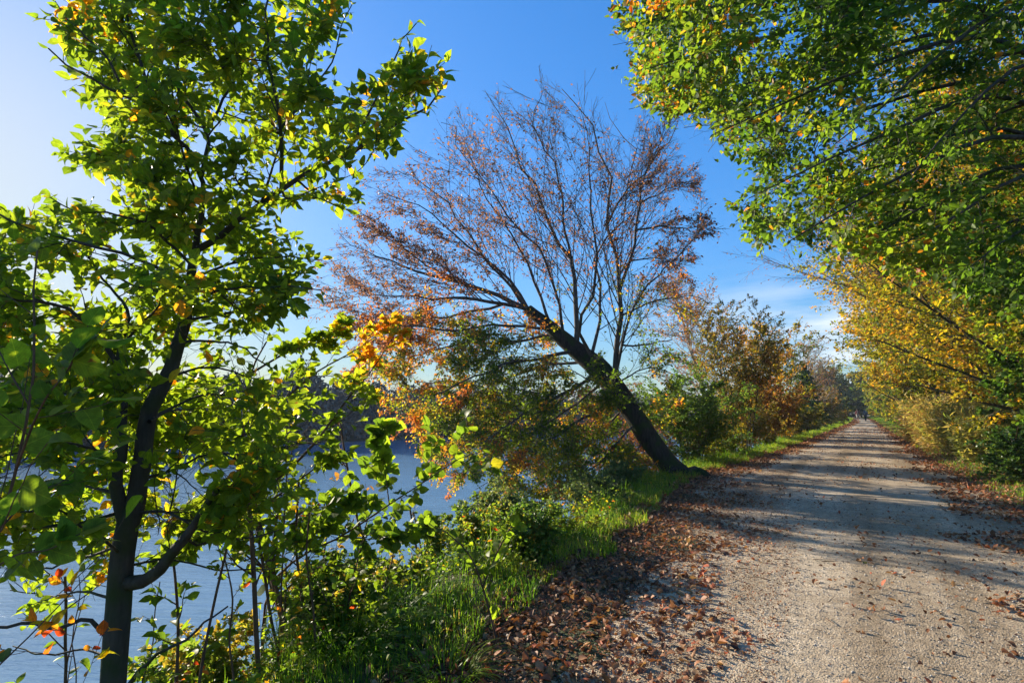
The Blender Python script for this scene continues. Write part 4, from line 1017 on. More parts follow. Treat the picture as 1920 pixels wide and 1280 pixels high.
# pale slanting tree behind the leaning beech
bp_ = on_ground(-6.4, 20.5)
broadleaf('young_tree', 'thin pale trunked tree slanting left with sparse red brown leaves', 'tree', (-5.6, 26.5), 8.6, 3.0, M['rust'], M['bark_pale'], .075, 'mid', 40, .30, .12, tinter(.78, .13, [(.15, 1.8, 0)]), 12, 8, 4, 3, lean=(-.22, -.05), keep=.6, up=.5, min_r=.006)
broadleaf('young_tree', 'red brown young tree left of the slanting pale one, low over the lake', 'tree', (-6.5, 19.2), 3.6, 2.2, M['rust'], M['bare'], .075, 'mid', 40, .15, .05, tinter(.85, .1, [(.12, 1.8, 0)]), 10, 7, 4, 4, lean=(-.2, 0), keep=.7, multi=3, min_r=.006)
broadleaf('bush', 'rust orange bush on the lake side before the spruce', 'bush', (-4.7, 34.5), 3.3, 2.2, M['rust'], M['bare'], .10, 'mid', 50, .04, .05, tinter(.62, .12, [(.12, 1.8, 0)]), 10, 6, 3, 5, multi=7, up=.5)
broadleaf('bush', 'olive and rust bush close behind the slender brown leaved tree', 'bush', (-4.9, 29.5), 2.7, 1.9, M['rust'], M['stem'], .09, 'mid', 46, .04, .05, tinter(.25, .13, [(.15, 1.8, 0)]), 10, 6, 3, 4, multi=7, up=.5)
broadleaf('tree', 'feathery tree with thin yellow orange foliage rising over the rust bush', 'tree', (-5.4, 36.0), 7.6, 3.0, M['gold'], M['bark'], .11, 'mid', 54, .15, .10, tinter(.68, .13, [(.18, 2.4, 0)]), 9, 6, 3, 4, keep=.8, up=.6, multi=3, min_r=.008)
broadleaf('tree', 'thin tree with dark green and yellow leaves left of the spruce top', 'tree', (-5.0, 44.0), 8.0, 2.9, M['gold'], M['bark'], .13, 'mid', 44, .15, .10, tinter(.3, .16, [(.18, 2.4, 0)]), 9, 6, 3, 4, keep=.75, multi=3, min_r=.01)
broadleaf('tree', 'bare brown tree with a whitish stem right behind the spruce', 'tree', (-5.2, 67.0), 9.6, 3.4, M['rust'], M['bark_pale'], .12, 'low', 40, .2, .12, tinter(.6, .13, [(.18, 2.4, 0)]), 9, 6, 3, 3, keep=.4, up=.7, min_r=.022)
broadleaf('tree', 'grey brown bare tree standing above the walkers on the lake side', 'tree', (-5.2, 82.0), 9.2, 3.6, M['rust'], M['bare'], .14, 'low', 40, .2, .12, tinter(.6, .13, [(.18, 2.4, 0)]), 9, 6, 3, 3, keep=.5, up=.7, min_r=.022)
for (x, y, h, r, lab, base_t) in [
    (-4.9, 40.0, 2.6, 2.0, 'dull olive bush at the foot of the feathery yellow tree', .2),
    (-5.2, 50.0, 3.0, 2.2, 'green brown bush just before the spruce on the lake side', .15),
    (-5.0, 71.0, 4.2, 2.8, 'olive brown bush directly behind the whitish stemmed bare tree', .3),
    (-5.4, 84.0, 4.6, 3.0, 'brown green bush left of the walkers', .35),
    (-5.8, 99.0, 5.4, 3.4, 'orange brown bush beyond the walkers on the lake side', .4),
    (-7.0, 116.0, 6.4, 3.8, 'dark olive bush at the far bend of the path', .2)]:
    broadleaf('bush', lab, 'bush', (x, y), h, r, M['rust'], M['stem'], .05 + y * .0022, 'low', 34, .02, .06, tinter(base_t, .12, [(.15, 2.5, 0)]), 9, 5, 3, 5, group='bushes along the lake side of the path', multi=5, min_r=.012, twigs=False)


def spruce(xy, h, r):
    base = on_ground(*xy)
    t = thing('spruce', base, 'dark green conical spruce among the bushes on the lake side', 'tree')
    tk = np.array([base - [0, 0, .1], base + [0, 0, h * .5], base + [0, 0, h]]); tk = spline(tk, 30)
    mbt = MB(); tubes(mbt, tk[None], np.linspace(.10, .01, 30)[None], 8); mbt.build('trunk', M['bark'], t, smooth=True)
    mbl = MB(); mbc = MB()
    P1, R1 = grow(tk[None], np.linspace(.1, .02, 30)[None], 190, .02, .99, 75, 1, False, 7, flat=3, up=(0, 0, .25), wig=.03, rk=.2, lt=0)
    hr = (P1[:, 0, 2] - base[2]) / h
    P1 = P1[:, :1] + (P1 - P1[:, :1]) * (r * (1.03 - hr) ** .85 * rng.uniform(.75, 1.1, len(P1)))[:, None, None]
    tubes(mbl, P1, np.maximum(R1, .008), 4)
    P2, R2 = grow(P1, R1, 12, .1, 1, 50, .42, True, 4, flat=.25, up=(0, 0, -.1), wig=.05, lt=.55)
    tubes(mbl, P2, np.maximum(R2, .005), 3)
    mbl.build('branches', M['bark'], t)
    leaves_on(mbc, P2, 14, .13, 'narrow', tinter(.4, .2, [(.2, 1.2, 0)]), u0=.02, tilt=.5, spread=.7)
    mbc.build('crown', M['needle'], t)


spruce((-4.7, 57.0), 6.4, 2.3)

# ---- dry reeds and grasses on the right
def clump(name, label, cat, xy, n_st, hgt, spread, mat, width=.012, seed_heads=True, tint=.6, group=None, leafy=3, bend=.5):
    base = on_ground(*xy)
    t = thing(name, base, label, cat, group)
    a = rng.uniform(0, 2 * pi, n_st); rr = spread * np.sqrt(rng.random(n_st)) * .8
    p = base + np.stack([np.cos(a) * rr, np.sin(a) * rr, 0 * a], -1); p[:, 2] = ground_z(p[:, 0], p[:, 1]) - .03
    K = 8; out = np.zeros((n_st, K, 3)); out[:, 0] = p
    d = nrm(np.stack([np.cos(a) * .25 * rng.random(n_st), np.sin(a) * .25 * rng.random(n_st), np.ones(n_st)], -1) + rng.normal(size=(n_st, 3)) * .08)
    L = hgt * rng.uniform(.55, 1.05, n_st); bdir = np.stack([np.cos(a), np.sin(a), -.6 + 0 * a], -1) * bend * rng.uniform(.1, 1, n_st)[:, None] + rng.normal(size=(n_st, 3)) * .1
    for j in range(1, K): out[:, j] = out[:, j - 1] + d * (L / (K - 1))[:, None]; d = nrm(d + bdir * (j / K) ** 2 * .6)
    tn = tinter(tint, .15, [(.15, .8, 0)])
    ms = MB(); tubes(ms, out, np.full((n_st, K), width * .28), 3, tint=tn(p))
    ms.build('stems', mat, t)
    ml = MB()
    leaves_on(ml, out, 5 * leafy, width * 20, 'narrow', tn, u0=.1, tilt=.9, spread=.6, sv_=.45, hang=.3)
    if seed_heads: leaves_on(ml, out[:, -3:], 26, width * 3.5, 'mid', tn, u0=.2, tilt=1, spread=.9)
    ml.build('foliage', mat, t)
    return t


GC = 'tall dry grass clumps at the right verge'
for (x, y, n_, h, s_, tt, lab) in [
    (2.5, 27.5, 260, 2.2, 1.0, .45, 'tan dry grass clump with feathery heads, largest on the right verge'),
    (2.4, 31.0, 220, 2.3, 1.0, .6, 'reddish dry grass clump behind the largest tan one'),
    (2.8, 24.8, 240, 2.0, .9, .35, 'greenish reed clump in front of the largest tan one'),
    (3.0, 22.3, 220, 1.5, .9, .25, 'short green reed clump nearest on the right verge'),
    (2.2, 35.0, 180, 2.0, .9, .66, 'pale dry grass clump farthest along the right verge')]:
    clump('dry_grass_clump', lab, 'grass clump', (x, y), n_, h, s_, M['reed'], .008, tint=tt, group=GC)


# ---- saplings and bushes on the near bank
def traced(name, label, cat, stems, leafmat, barkmat, leaf, kind, tint, lv=((5, 38, .45), (5, 45, .4)), nl=4, keep=1.0, root=True, up=(0, 0, .1),
           nu=(.1, -.3, .9), tilt=.55, group=None, min_r=.0012, u0=.15, bare=None, flat=.6, sides=6, cull=None):
    """stems: list of (pixel triples, r0, r1); the first stem runs down into the ground"""
    S = []
    for k_, (pts, r0, r1) in enumerate(stems):
        W = np.array([P(*p) for p in pts]); K = 16
        if root and (k_ == 0 or (len(stems[k_]) > 2 and pts[0][1] > 1150)):
            g = W[0].copy(); g[2] = float(ground_z(g[0], g[1])) - .06
            if g[2] < W[0][2] - .02: W = np.vstack([g, W])
        S.append((spline(W, K), np.linspace(r0, r1, K)))
    b = S[0][0][0]; base = np.array([b[0], b[1], b[2] + .06])
    t = thing(name, base, label, cat, group)
    PS, RS = stack(S)
    ms = MB(); tubes(ms, PS, RS, sides, wob=.04)
    cur, cr = PS, RS; mb_ = ms; ml = MB(); levels = []
    for (n_, an, L) in lv:
        cur, cr = grow(cur, cr, n_, u0, 1, an, L, True, 7, flat=flat, up=up, wig=.06, rk=.5, tip=.35, lt=.5)
        tubes(mb_, cur, np.maximum(cr, min_r), 4); levels.append(cur)
    mb_.build('stems' if len(stems) > 1 else 'stem', barkmat, t, smooth=True)
    for q in levels[-2:]: leaves_on(ml, q, nl, leaf, kind, tint, u0=.15, tilt=tilt, keep=keep, nrm_up=nu, cull=cull)
    leaves_on(ml, PS, nl + 2, leaf, kind, tint, u0=.55, tilt=tilt, keep=keep, nrm_up=nu, cull=cull)
    if ml.n: ml.build('crown', leafmat, t)
    return t


SG = 'slender saplings on the bank below the path'
yg = tinter(.45, .14, [(.12, .7, 0), (.08, .3, 1)])
# second young beech, layered sprays turning orange at the outer tips
def tf2(X):
    d, x, y = cam_xy(X)
    w = np.clip((x - 560) / 120, 0, 1) * np.clip((770 - y) / 80, 0, 1) + np.clip(noise(X, .7, 2) - .9, 0, .4)
    return np.clip(.42 + .13 * rng.normal(size=len(X)) + .1 * noise(X, .5, 1) + w * .38, 0, .92)
d = 4.4
def low_clear(X):
    d, x, y = cam_xy(X)
    return ~(((y > 1040) & (x > 440) & (x < 640)) | ((x > 625) & (y > 790)) | ((x > 540) & (y > 930)) | ((y > 800) & (noise(X, .6, 1) > .35))) | (rng.random(len(X)) < .12)
traced('beech_sapling', 'layered beech sapling with orange tips in the middle of the bank, over the lake', 'tree', [
    ([(545, 1250, d), (520, 1120, d), (480, 960, d), (440, 860, d), (420, 800, d), (415, 730, d)], .026, .010),
    ([(530, 1180, d), (500, 1050, d + .05), (470, 900, d + .1), (455, 800, d + .1), (470, 700, d + .1), (500, 640, d + .1)], .020, .006),
    ([(475, 930, d), (530, 890, d), (590, 830, d), (650, 750, d + .1), (700, 690, d + .2), (750, 610, d + .3)], .014, .003),
    ([(455, 800, d + .1), (520, 760, d + .3), (590, 700, d + .4), (660, 660, d + .5), (720, 620, d + .5)], .012, .003),
    ([(470, 900, d), (520, 850, d - .3), (580, 830, d - .4), (640, 850, d - .5)], .010, .003),
    ([(480, 960, d), (560, 900, d - .2), (620, 860, d - .2), (650, 870, d - .2)], .010, .003),
    ([(440, 860, d), (380, 830, d + .2), (320, 830, d + .3), (260, 850, d + .4)], .010, .003),
    ([(420, 800, d), (370, 760, d + .3), (320, 740, d + .4), (290, 760, d + .4)], .008, .003),
    ([(470, 700, d + .1), (540, 660, d + .2), (600, 640, d + .2), (640, 600, d + .3)], .010, .003),
    ([(500, 1000, d), (560, 980, d + .2), (620, 1000, d + .3), (690, 1010, d + .4)], .010, .003),
    ([(500, 1050, d), (440, 1010, d - .2), (380, 1020, d - .3), (310, 1040, d - .3)], .010, .003),
    ([(520, 1120, d), (580, 1070, d), (640, 1060, d + .1), (700, 1080, d + .1)], .010, .003),
    ([(500, 1040, d), (540, 980, d + .3), (590, 950, d + .4), (640, 960, d + .5)], .010, .003),
    ([(460, 900, d), (430, 960, d + .3), (400, 960, d + .4), (350, 980, d + .5)], .008, .003),
], M['young'], M['stem'], .070, 'beech', tf2, lv=((8, 40, .32), (6, 42, .42), (2, 42, .4)), nl=3, cull=low_clear)

# hazel at the left edge, close to the camera, large rounded leaves
hzt = tinter(.42, .18, [(.12, .4, 0)])
d = 1.75
traced('hazel_sapling', 'close hazel shoot at the left edge with large rounded leaves in shadow', 'bush', [
    ([(-60, 1180, d), (0, 990, d), (30, 880, d), (55, 760, d), (66, 660, d), (62, 560, d + .05), (70, 470, d + .1)], .0075, .003),
    ([(30, 880, d), (60, 800, d - .1), (90, 740, d - .2), (130, 690, d - .2), (165, 610, d - .2)], .004, .0015),
    ([(55, 760, d), (20, 700, d), (-10, 640, d + .1), (-30, 600, d + .1)], .003, .0015),
    ([(0, 990, d), (60, 930, d + .1), (120, 900, d + .2), (160, 860, d + .2)], .003, .0015),
    ([(-30, 1080, d), (30, 1040, d), (90, 1030, d), (150, 1000, d)], .003, .0015),
], M['hazel'], M['stem'], .070, 'hazel', hzt, lv=((4, 45, .35),), nl=3, tilt=.8, nu=(.3, -.6, .5))
# arching hazel over the water in the middle
d = 4.6
traced('hazel_sapling', 'arching hazel shoot with round green leaves reaching right over the lake', 'bush', [
    ([(500, 1120, d), (560, 1045, d), (640, 1005, d), (730, 945, d), (800, 900, d), (860, 860, d), (905, 845, d)], .014, .003),
    ([(730, 945, d), (720, 880, d + .1), (700, 830, d + .1), (720, 800, d + .1)], .005, .002),
    ([(640, 1005, d), (700, 1010, d + .2), (760, 1000, d + .2), (800, 980, d + .3)], .005, .002),
    ([(560, 1045, d), (600, 980, d - .2), (640, 940, d - .2), (690, 930, d - .2)], .005, .002),
], M['hazel'], M['stem'], .075, 'hazel', tinter(.4, .18, [(.12, .4, 0)]), lv=((13, 48, .28), (4, 45, .4)), nl=3, tilt=.7, nu=(.2, -.4, .8), min_r=.002)
d = 4.2
traced('maple_sapling', 'small sapling with a few lobed green leaves above the bright grass', 'plant', [
    ([(930, 1200, d), (905, 1100, d), (880, 1040, d), (840, 1000, d), (820, 990, d)], .008, .004),
    ([(905, 1100, d), (930, 1040, d), (950, 1000, d), (960, 985, d)], .006, .004)], M['hazel'], M['stem'], .070, 'hazel',
       tinter(.45, .08, []), lv=((6, 50, .20),), nl=3, tilt=.7, min_r=.003)

d = 7.6
traced('rowan_sapling', 'upright plant with bright yellow green feathered leaves on the slope', 'plant', [
    ([(1098, 1040, d), (1095, 1000, d), (1088, 965, d), (1075, 925, d)], .008, .002),
    ([(1096, 1005, d), (1110, 985, d + .1), (1120, 970, d + .1)], .004, .002),
    ([(1094, 990, d), (1075, 980, d - .1), (1055, 975, d - .1)], .004, .002)], M['gold'], M['stem'], .062, 'narrow',
       tinter(.32, .12, []), lv=((4, 55, .35), (5, 60, .22)), nl=4, tilt=.8, u0=.3)

thin = [
    ([(632, 1180, 5.6), (700, 1085, 5.6), (672, 980, 5.6), (650, 870, 5.6), (636, 780, 5.6)], .020, .008, 'rust', .06, 'mid', tinter(.7, .1, []), .5, 'reddish sapling stem with few orange leaves, rising before the open lake', ((5, 50, .22), (4, 45, .4))),
    ([(485, 1275, 3.6), (480, 1180, 3.6), (476, 1080, 3.6), (470, 980, 3.6), (462, 900, 3.6)], .017, .012, 'young', .06, 'beech', yg, .9, 'straight brown sapling left of the stem cluster at the bottom', ((4, 50, .3), (4, 45, .4))),
    ([(525, 1240, 4.2), (508, 1160, 4.2), (498, 1090, 4.2), (480, 980, 4.2)], .014, .009, 'young', .06, 'beech', yg, .9, 'first stem of the crowded cluster, leaning slightly left', ((5, 50, .3), (4, 45, .4))),
    ([(552, 1230, 4.3), (530, 1150, 4.3), (512, 1060, 4.3), (520, 960, 4.3)], .016, .009, 'young', .06, 'beech', yg, .9, 'thickest brown stem in the crowded cluster on the bank', ((5, 50, .3), (4, 45, .4))),
    ([(575, 1215, 4.5), (565, 1110, 4.5), (555, 1020, 4.5), (560, 900, 4.5)], .014, .008, 'young', .06, 'beech', yg, .9, 'rightmost stem of the crowded cluster, beside the dark grass', ((5, 50, .3), (4, 45, .4))),
    ([(330, 1290, 3.3), (334, 1180, 3.3), (330, 1100, 3.3), (326, 1060, 3.3)], .012, .007, 'hazel', .07, 'beech', yg, .8, 'thin upright sapling between the forked beech and the leaning rod', ((5, 50, .35), (3, 45, .4))),
    ([(372, 1290, 3.1), (395, 1160, 3.1), (425, 1030, 3.1), (455, 920, 3.1), (476, 850, 3.1), (490, 770, 3.1)], .009, .004, 'hazel', .07, 'hazel', yg, .8, 'long dark rod leaning right beside the forked beech', ((5, 50, .25), (3, 45, .4))),
    ([(122, 1290, 3.6), (122, 1200, 3.6), (124, 1140, 3.6), (122, 1080, 3.6)], .012, .008, 'hazel', .07, 'beech', yg, .8, 'thin sapling left of the forked beech at the bottom left', ((6, 50, .4), (4, 45, .4))),
    ([(143, 1290, 2.6), (135, 1200, 2.6), (150, 1120, 2.6), (148, 1080, 2.6)], .004, .002, 'young', .06, 'beech', tinter(.9, .1, []), .7, 'wispy shoot with orange leaves at the bottom left corner', ((4, 50, .4), (3, 45, .4))),
    ([(802, 1165, 6.5), (790, 1090, 6.5), (778, 1010, 6.5), (768, 950, 6.5)], .015, .010, 'grey', .05, 'mid', yg, .3, 'bare grey pole on the waterline, left of a pair', ((3, 40, .3), (3, 45, .4))),
    ([(808, 1165, 6.6), (799, 1090, 6.6), (788, 1020, 6.6), (775, 960, 6.6)], .013, .009, 'grey', .05, 'mid', yg, .3, 'bare grey pole on the waterline, right of a pair', ((3, 40, .3), (3, 45, .4))),
    ([(535, 940, 3.9), (537, 900, 3.9), (536, 850, 3.9), (538, 800, 3.9)], .006, .004, 'young', .06, 'beech', yg, .9, 'dark straight shoot above the arching hazel', ((4, 50, .5), (3, 45, .4))),
    ([(608, 1190, 4.9), (600, 1100, 4.9), (612, 1000, 4.9), (606, 930, 4.9)], .010, .005, 'rust', .045, 'mid', tinter(.5, .12, []), .5, 'sapling with small rusty leaves right of the stem cluster', ((7, 50, .35), (4, 45, .4))),
    ([(592, 1250, 4.0), (588, 1150, 4.0), (575, 1050, 4.0), (580, 960, 4.0)], .010, .005, 'young', .055, 'beech', yg, .8, 'slim upright sapling just right of the crowded stem cluster', ((6, 50, .3), (4, 45, .4))),
    ([(640, 1240, 4.6), (650, 1150, 4.6), (668, 1060, 4.6), (690, 970, 4.6)], .009, .004, 'shrub', .05, 'mid', yg, .8, 'thin sapling leaning right over the dark tussocks', ((7, 50, .3), (4, 45, .4))),
    ([(700, 1220, 4.9), (712, 1130, 4.9), (735, 1050, 4.9), (742, 990, 4.9)], .008, .004, 'hazel', .055, 'beech', yg, .7, 'slender shoot in front of the drowned branch', ((7, 50, .3), (3, 45, .4))),
    ([(440, 1290, 3.4), (430, 1200, 3.4), (436, 1120, 3.4), (420, 1040, 3.4)], .008, .004, 'young', .05, 'beech', yg, .7, 'dark wand between the leaning rod and the straight brown sapling', ((5, 50, .3), (3, 45, .4))),
    ([(265, 1290, 3.5), (285, 1220, 3.5), (290, 1150, 3.5), (300, 1090, 3.5)], .006, .003, 'hazel', .055, 'beech', yg, .7, 'wispy shoot close on the right of the forked trunk', ((5, 50, .3), (3, 45, .4))),
    ([(655, 1230, 4.4), (628, 1160, 4.4), (600, 1100, 4.4), (575, 1040, 4.4)], .007, .004, 'shrub', .055, 'mid', yg, .8, 'thin green shoot leaning left out of the dark grass', ((7, 50, .35), (4, 45, .4))),
]
for pts, r0, r1, mt, lf, kd, tn, kp, lab, lv in thin:
    traced('sapling', lab, 'sapling', [(pts, r0, r1)], M[mt], M['stem'], lf, kd, tn, lv=lv, keep=kp * .8, group=SG, u0=.42, nl=3)

# half drowned branch at the waterline
t = thing('fallen_branch', G(740, 1075, WATER), 'dark fallen branch arching out of the water at the bank', 'branch')
mbq = MB()
for pts, r0, r1 in [([(650, 1060, 6.6), (700, 1050, 6.8), (750, 1065, 6.9), (790, 1090, 6.9), (850, 1115, 6.8)], .03, .05), ([(720, 1055, 6.8), (690, 1090, 6.6), (680, 1130, 6.4)], .02, .008),
                    ([(765, 1072, 6.9), (790, 1050, 7.1), (812, 1010, 7.2)], .015, .004), ([(800, 1095, 6.9), (860, 1090, 7.2), (900, 1080, 7.4)], .02, .006)]:
    q = lm(pts, r0, r1); tubes(mbq, q[0][None], q[1][None], 7, wob=.06)
mbq.build('wood', M['bark_dark'], t, smooth=True)

# shrubs on the slope between grass and water: (x, y, height, radius, ...)
SB = 'shrubs on the slope between the grass verge and the water'
def gb(px, py, d_):
    w = P(px, py, d_); return (w[0], w[1])
for (px, dd, h, r, mt, lf, kd, tn, n_, lab) in [
    (940, 7.8, .55, .6, 'grey', .040, 'mid', tinter(.45, .2, [(.2, .6, 0)]), 60, 'grey green shrub with sprawling tips at the water beneath the beech'),
    (1010, 8.8, .55, .6, 'shrub', .045, 'mid', tinter(.55, .2, [(.2, .6, 0)]), 60, 'dark green shrub in the middle of the slope beneath the beech'),
    (1110, 10.4, .6, .7, 'grey', .045, 'mid', tinter(.3, .2, [(.2, .6, 0)]), 60, 'grey leaved shrub left of the leaning trunk foot'),
    (1150, 12.4, .6, .6, 'grey', .05, 'mid', tinter(.5, .2, [(.2, .6, 0)]), 60, 'open shrub directly under the leaning trunk'),
    (890, 7.2, .38, .42, 'shrub', .035, 'mid', tinter(.75, .15, [(.2, .6, 0)]), 40, 'light yellow green shrub left of the bright grass'),
    (815, 6.6, .62, .3, 'shrub', .03, 'mid', tinter(.7, .15, [(.2, .6, 0)]), 22, 'airy pale shrub around the grey poles'),
    (720, 5.4, .3, .4, 'shrub', .04, 'mid', tinter(.6, .2, [(.3, .6, 0)]), 60, 'tangled green and rusty bramble behind the dark grass'),
    (620, 4.8, .5, .45, 'shrub', .04, 'mid', tinter(.75, .2, [(.3, .6, 0)]), 60, 'bright bramble among the stem cluster'),
    (980, 6.6, .4, .45, 'shrub', .035, 'mid', tinter(.45, .2, [(.2, .6, 0)]), 50, 'small leafy shrub on the crest of the grass strip'),
    (420, 4.0, .5, .5, 'shrub', .04, 'mid', tinter(.8, .15, [(.2, .5, 0)]), 36, 'pale green plant at the bottom beside the leaning rod'),
]:
    w = P(px, 900, dd)
    broadleaf('shrub', lab, 'shrub', (w[0], w[1]), h, r, M[mt], M['stem'], lf, kd, n_, .05, .02, tn, 8, 6, 3, 4, group=SB, multi=7, up=.3, min_r=.0016, ang=50)


# ---- grass, herbs, fallen leaves
def blades(name, label, cat, n_, sampler, hgt, width, mat, tint, bend=.55):
    x, y, sc = sampler(n_); N = len(x)
    z = ground_z(x, y) - .01
    p = np.stack([x, y, z], -1)
    a = rng.uniform(0, 2 * pi, N); lean = np.stack([np.cos(a), np.sin(a), 0 * a], -1); wd = np.stack([-np.sin(a), np.cos(a), 0 * a], -1)
    h = hgt * sc * rng.uniform(.45, 1.15, N) * (1 + .4 * np.clip(noise(p, .7, 1), -1, 1)); b_ = bend * rng.uniform(.15, 1.3, N); w = width * rng.uniform(.6, 1.2, N) * np.maximum(1, sc * .9)
    V = np.zeros((N, 7, 3))
    for k_, (f, ww) in enumerate([(0, 1), (.4, .9), (.75, .6)]):
        c = p + lean * (h * b_ * f ** 2)[:, None]; c[:, 2] += h * (f - .35 * b_ * f * f)
        V[:, 2 * k_] = c + wd * (w * ww / 2)[:, None]; V[:, 2 * k_ + 1] = c - wd * (w * ww / 2)[:, None]
    c = p + lean * (h * b_)[:, None]; c[:, 2] += h * (1 - .45 * b_); V[:, 6] = c
    off = np.arange(N)[:, None, None] * 7
    Q = np.array([[0, 1, 3, 2], [2, 3, 5, 4]]); T3 = np.array([[4, 5, 6]])
    mb_ = MB(); mb_.add(V, [(Q[None] + off).reshape(-1, 4), (T3[None] + off).reshape(-1, 3)], np.repeat(tint(p), 7))
    tag(mb_.build(name, mat), label, cat, kind='stuff')


def samp_verge(n_):
    s = 1.0 + 135 * rng.random(n_) ** 3.2
    wdt = np.interp(s, [0, 5, 12, 20, 60], [.75, .7, .9, .9, .9])
    dl = -.12 + wdt * rng.random(n_) ** 1.1 + .12 * noise(np.stack([s, 0 * s, 0 * s], -1), 1.3)
    x = tl(s) - dl
    k_ = rng.random(n_) < np.interp(s, [0, 3, 5.5, 7], [.35, .4, .8, 1]); x, s = x[k_], s[k_]
    return x, s, np.interp(s, [0, 10, 60, 130], [.85, 1.0, 1.6, 3])


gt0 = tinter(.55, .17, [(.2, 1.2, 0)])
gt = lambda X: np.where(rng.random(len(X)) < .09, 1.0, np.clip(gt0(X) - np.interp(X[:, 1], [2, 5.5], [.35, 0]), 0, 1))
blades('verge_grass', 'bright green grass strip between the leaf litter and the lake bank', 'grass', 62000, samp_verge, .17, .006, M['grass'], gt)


def samp_bank(n_):
    s = .6 + 34 * rng.random(n_) ** 2.0
    k_ = rng.random(n_) < np.interp(s, [0, 6, 9], [.35, .5, 1]); s = s[k_]; n_ = len(s)
    x = tl(s) - .5 - 1.9 * rng.random(n_)
    return x, s, np.interp(s, [0, 10, 60], [1, 1.2, 1.6])


blades('bank_grass', 'longer darker grass tangled down the lake bank', 'grass', 26000, samp_bank, .30, .007, M['grass'], tinter(.35, .18, [(.2, 1.2, 0)]), .8)


def samp_right(n_):
    s = 9 + 125 * rng.random(n_) ** 2.2
    x = tr(s) + .15 + 1.9 * rng.random(n_) ** .8
    return x, s, np.interp(s, [0, 10, 60, 130], [.9, 1.0, 1.7, 3.2])


blades('right_verge_grass', 'short green grass along the foot of the right hand bushes', 'grass', 30000, samp_right, .13, .007, M['grass'], tinter(.36, .17, [(.2, 1.2, 0)]))

# dark tussock by the stems at the bottom
TG = 'long grass tussocks at the bottom of the bank'
for px, py, dd, h, nn_, lab, tt in [(700, 1180, 3.6, .50, 420, 'large dark green grass tussock beside the sapling stems', .12), (640, 1230, 3.4, .45, 320, 'dark tussock left of the largest one at the bottom', .15),
                                (770, 1130, 4.2, .5, 300, 'dark tussock behind the largest one', .2), (835, 1270, 2.9, .32, 140, 'small bright green tuft at the edge of the leaf litter', .7)]:
    g = G(px, py, 0); base = on_ground(g[0], g[1]); N = nn_
    a = rng.uniform(0, 2 * pi, N); r_ = .22 * np.sqrt(rng.random(N))
    K = 7; out = np.zeros((N, K, 3)); out[:, 0] = base + np.stack([np.cos(a) * r_, np.sin(a) * r_, 0 * a - .02], -1)
    dr_ = nrm(np.stack([np.cos(a) * .35, np.sin(a) * .35, np.ones(N)], -1) + rng.normal(size=(N, 3)) * .15); L = h * rng.uniform(.6, 1.3, N)
    for j in range(1, K): out[:, j] = out[:, j - 1] + dr_ * (L / (K - 1))[:, None]; dr_ = nrm(dr_ + np.stack([np.cos(a) * .22, np.sin(a) * .22, -.25 + 0 * a], -1))
    wv = np.stack([-np.sin(a), np.cos(a), 0 * a], -1)[:, None] * (.0042 * np.array([1, 1, .95, .85, .7, .45, .05]))[None, :, None]
    V = np.stack([out - wv, out + wv], 2); i = np.arange(N * K * 2).reshape(N, K, 2)
    mb_ = MB(); mb_.add(V, np.stack([i[:, :-1, 0], i[:, :-1, 1], i[:, 1:, 1], i[:, 1:, 0]], -1).reshape(-1, 4), np.repeat(np.clip(tt + .12 * rng.normal(size=N), 0, 1), K * 2))
    tag(mb_.build('grass_tussock', M['grass'], loc=base), lab, 'grass', TG)

# herbs: small leaves hugging the bank
N = 30000
s = .5 + 30 * rng.random(N) ** 2.2; x = tl(s) - .1 - 2.6 * rng.random(N); p = np.stack([x, s, ground_z(x, s)], -1)
k = noise(p, 1.1, 2) > -.25; p = p[k]; p[:, 2] += .22 * rng.random(len(p)) ** 1.5 * (1 + .5 * noise(p, .8, 1))
dd = rng.normal(size=p.shape); dd[:, 2] *= .3
mb_ = MB(); put_leaves(mb_, p, dd, nrm(np.array([-.2, -.2, 1.]) + rng.normal(size=p.shape) * .4), rng.uniform(.022, .05, len(p)), tinter(.55, .2, [(.2, .8, 0)])(p), 'round')
tag(mb_.build('ground_cover', M['shrub']), 'low leafy herbs covering the lake bank', 'ground cover', kind='stuff')

N = 9000
s = 1.2 + 7.5 * rng.random(N); x = tl(s) - .35 - 1.9 * rng.random(N); p = np.stack([x, s, ground_z(x, s)], -1)
k = noise(p, .9, 0) > -.15; p = p[k]; p[:, 2] += .10 + .34 * rng.random(len(p)) * (1 + .6 * noise(p, .7, 1))
dd = rng.normal(size=p.shape); dd[:, 2] *= .3
mb_ = MB(); put_leaves(mb_, p, dd, nrm(np.array([-.2, -.2, 1.]) + rng.normal(size=p.shape) * .5), rng.uniform(.03, .06, len(p)), tinter(.45, .2, [(.2, .8, 0)])(p), 'beech')
st_ = p[::3]; foot = st_.copy(); foot[:, 2] = ground_z(foot[:, 0], foot[:, 1]); foot[:, :2] += rng.normal(size=(len(foot), 2)) * .06
tubes(mb_, np.stack([foot, (foot + st_) / 2 + rng.normal(size=foot.shape) * .02, st_], 1), np.full((len(foot), 3), .0016), 3, tint=np.full(len(foot), .12))
tag(mb_.build('undergrowth', M['young']), 'leafy bramble and herb undergrowth between the sapling stems', 'undergrowth', kind='stuff')

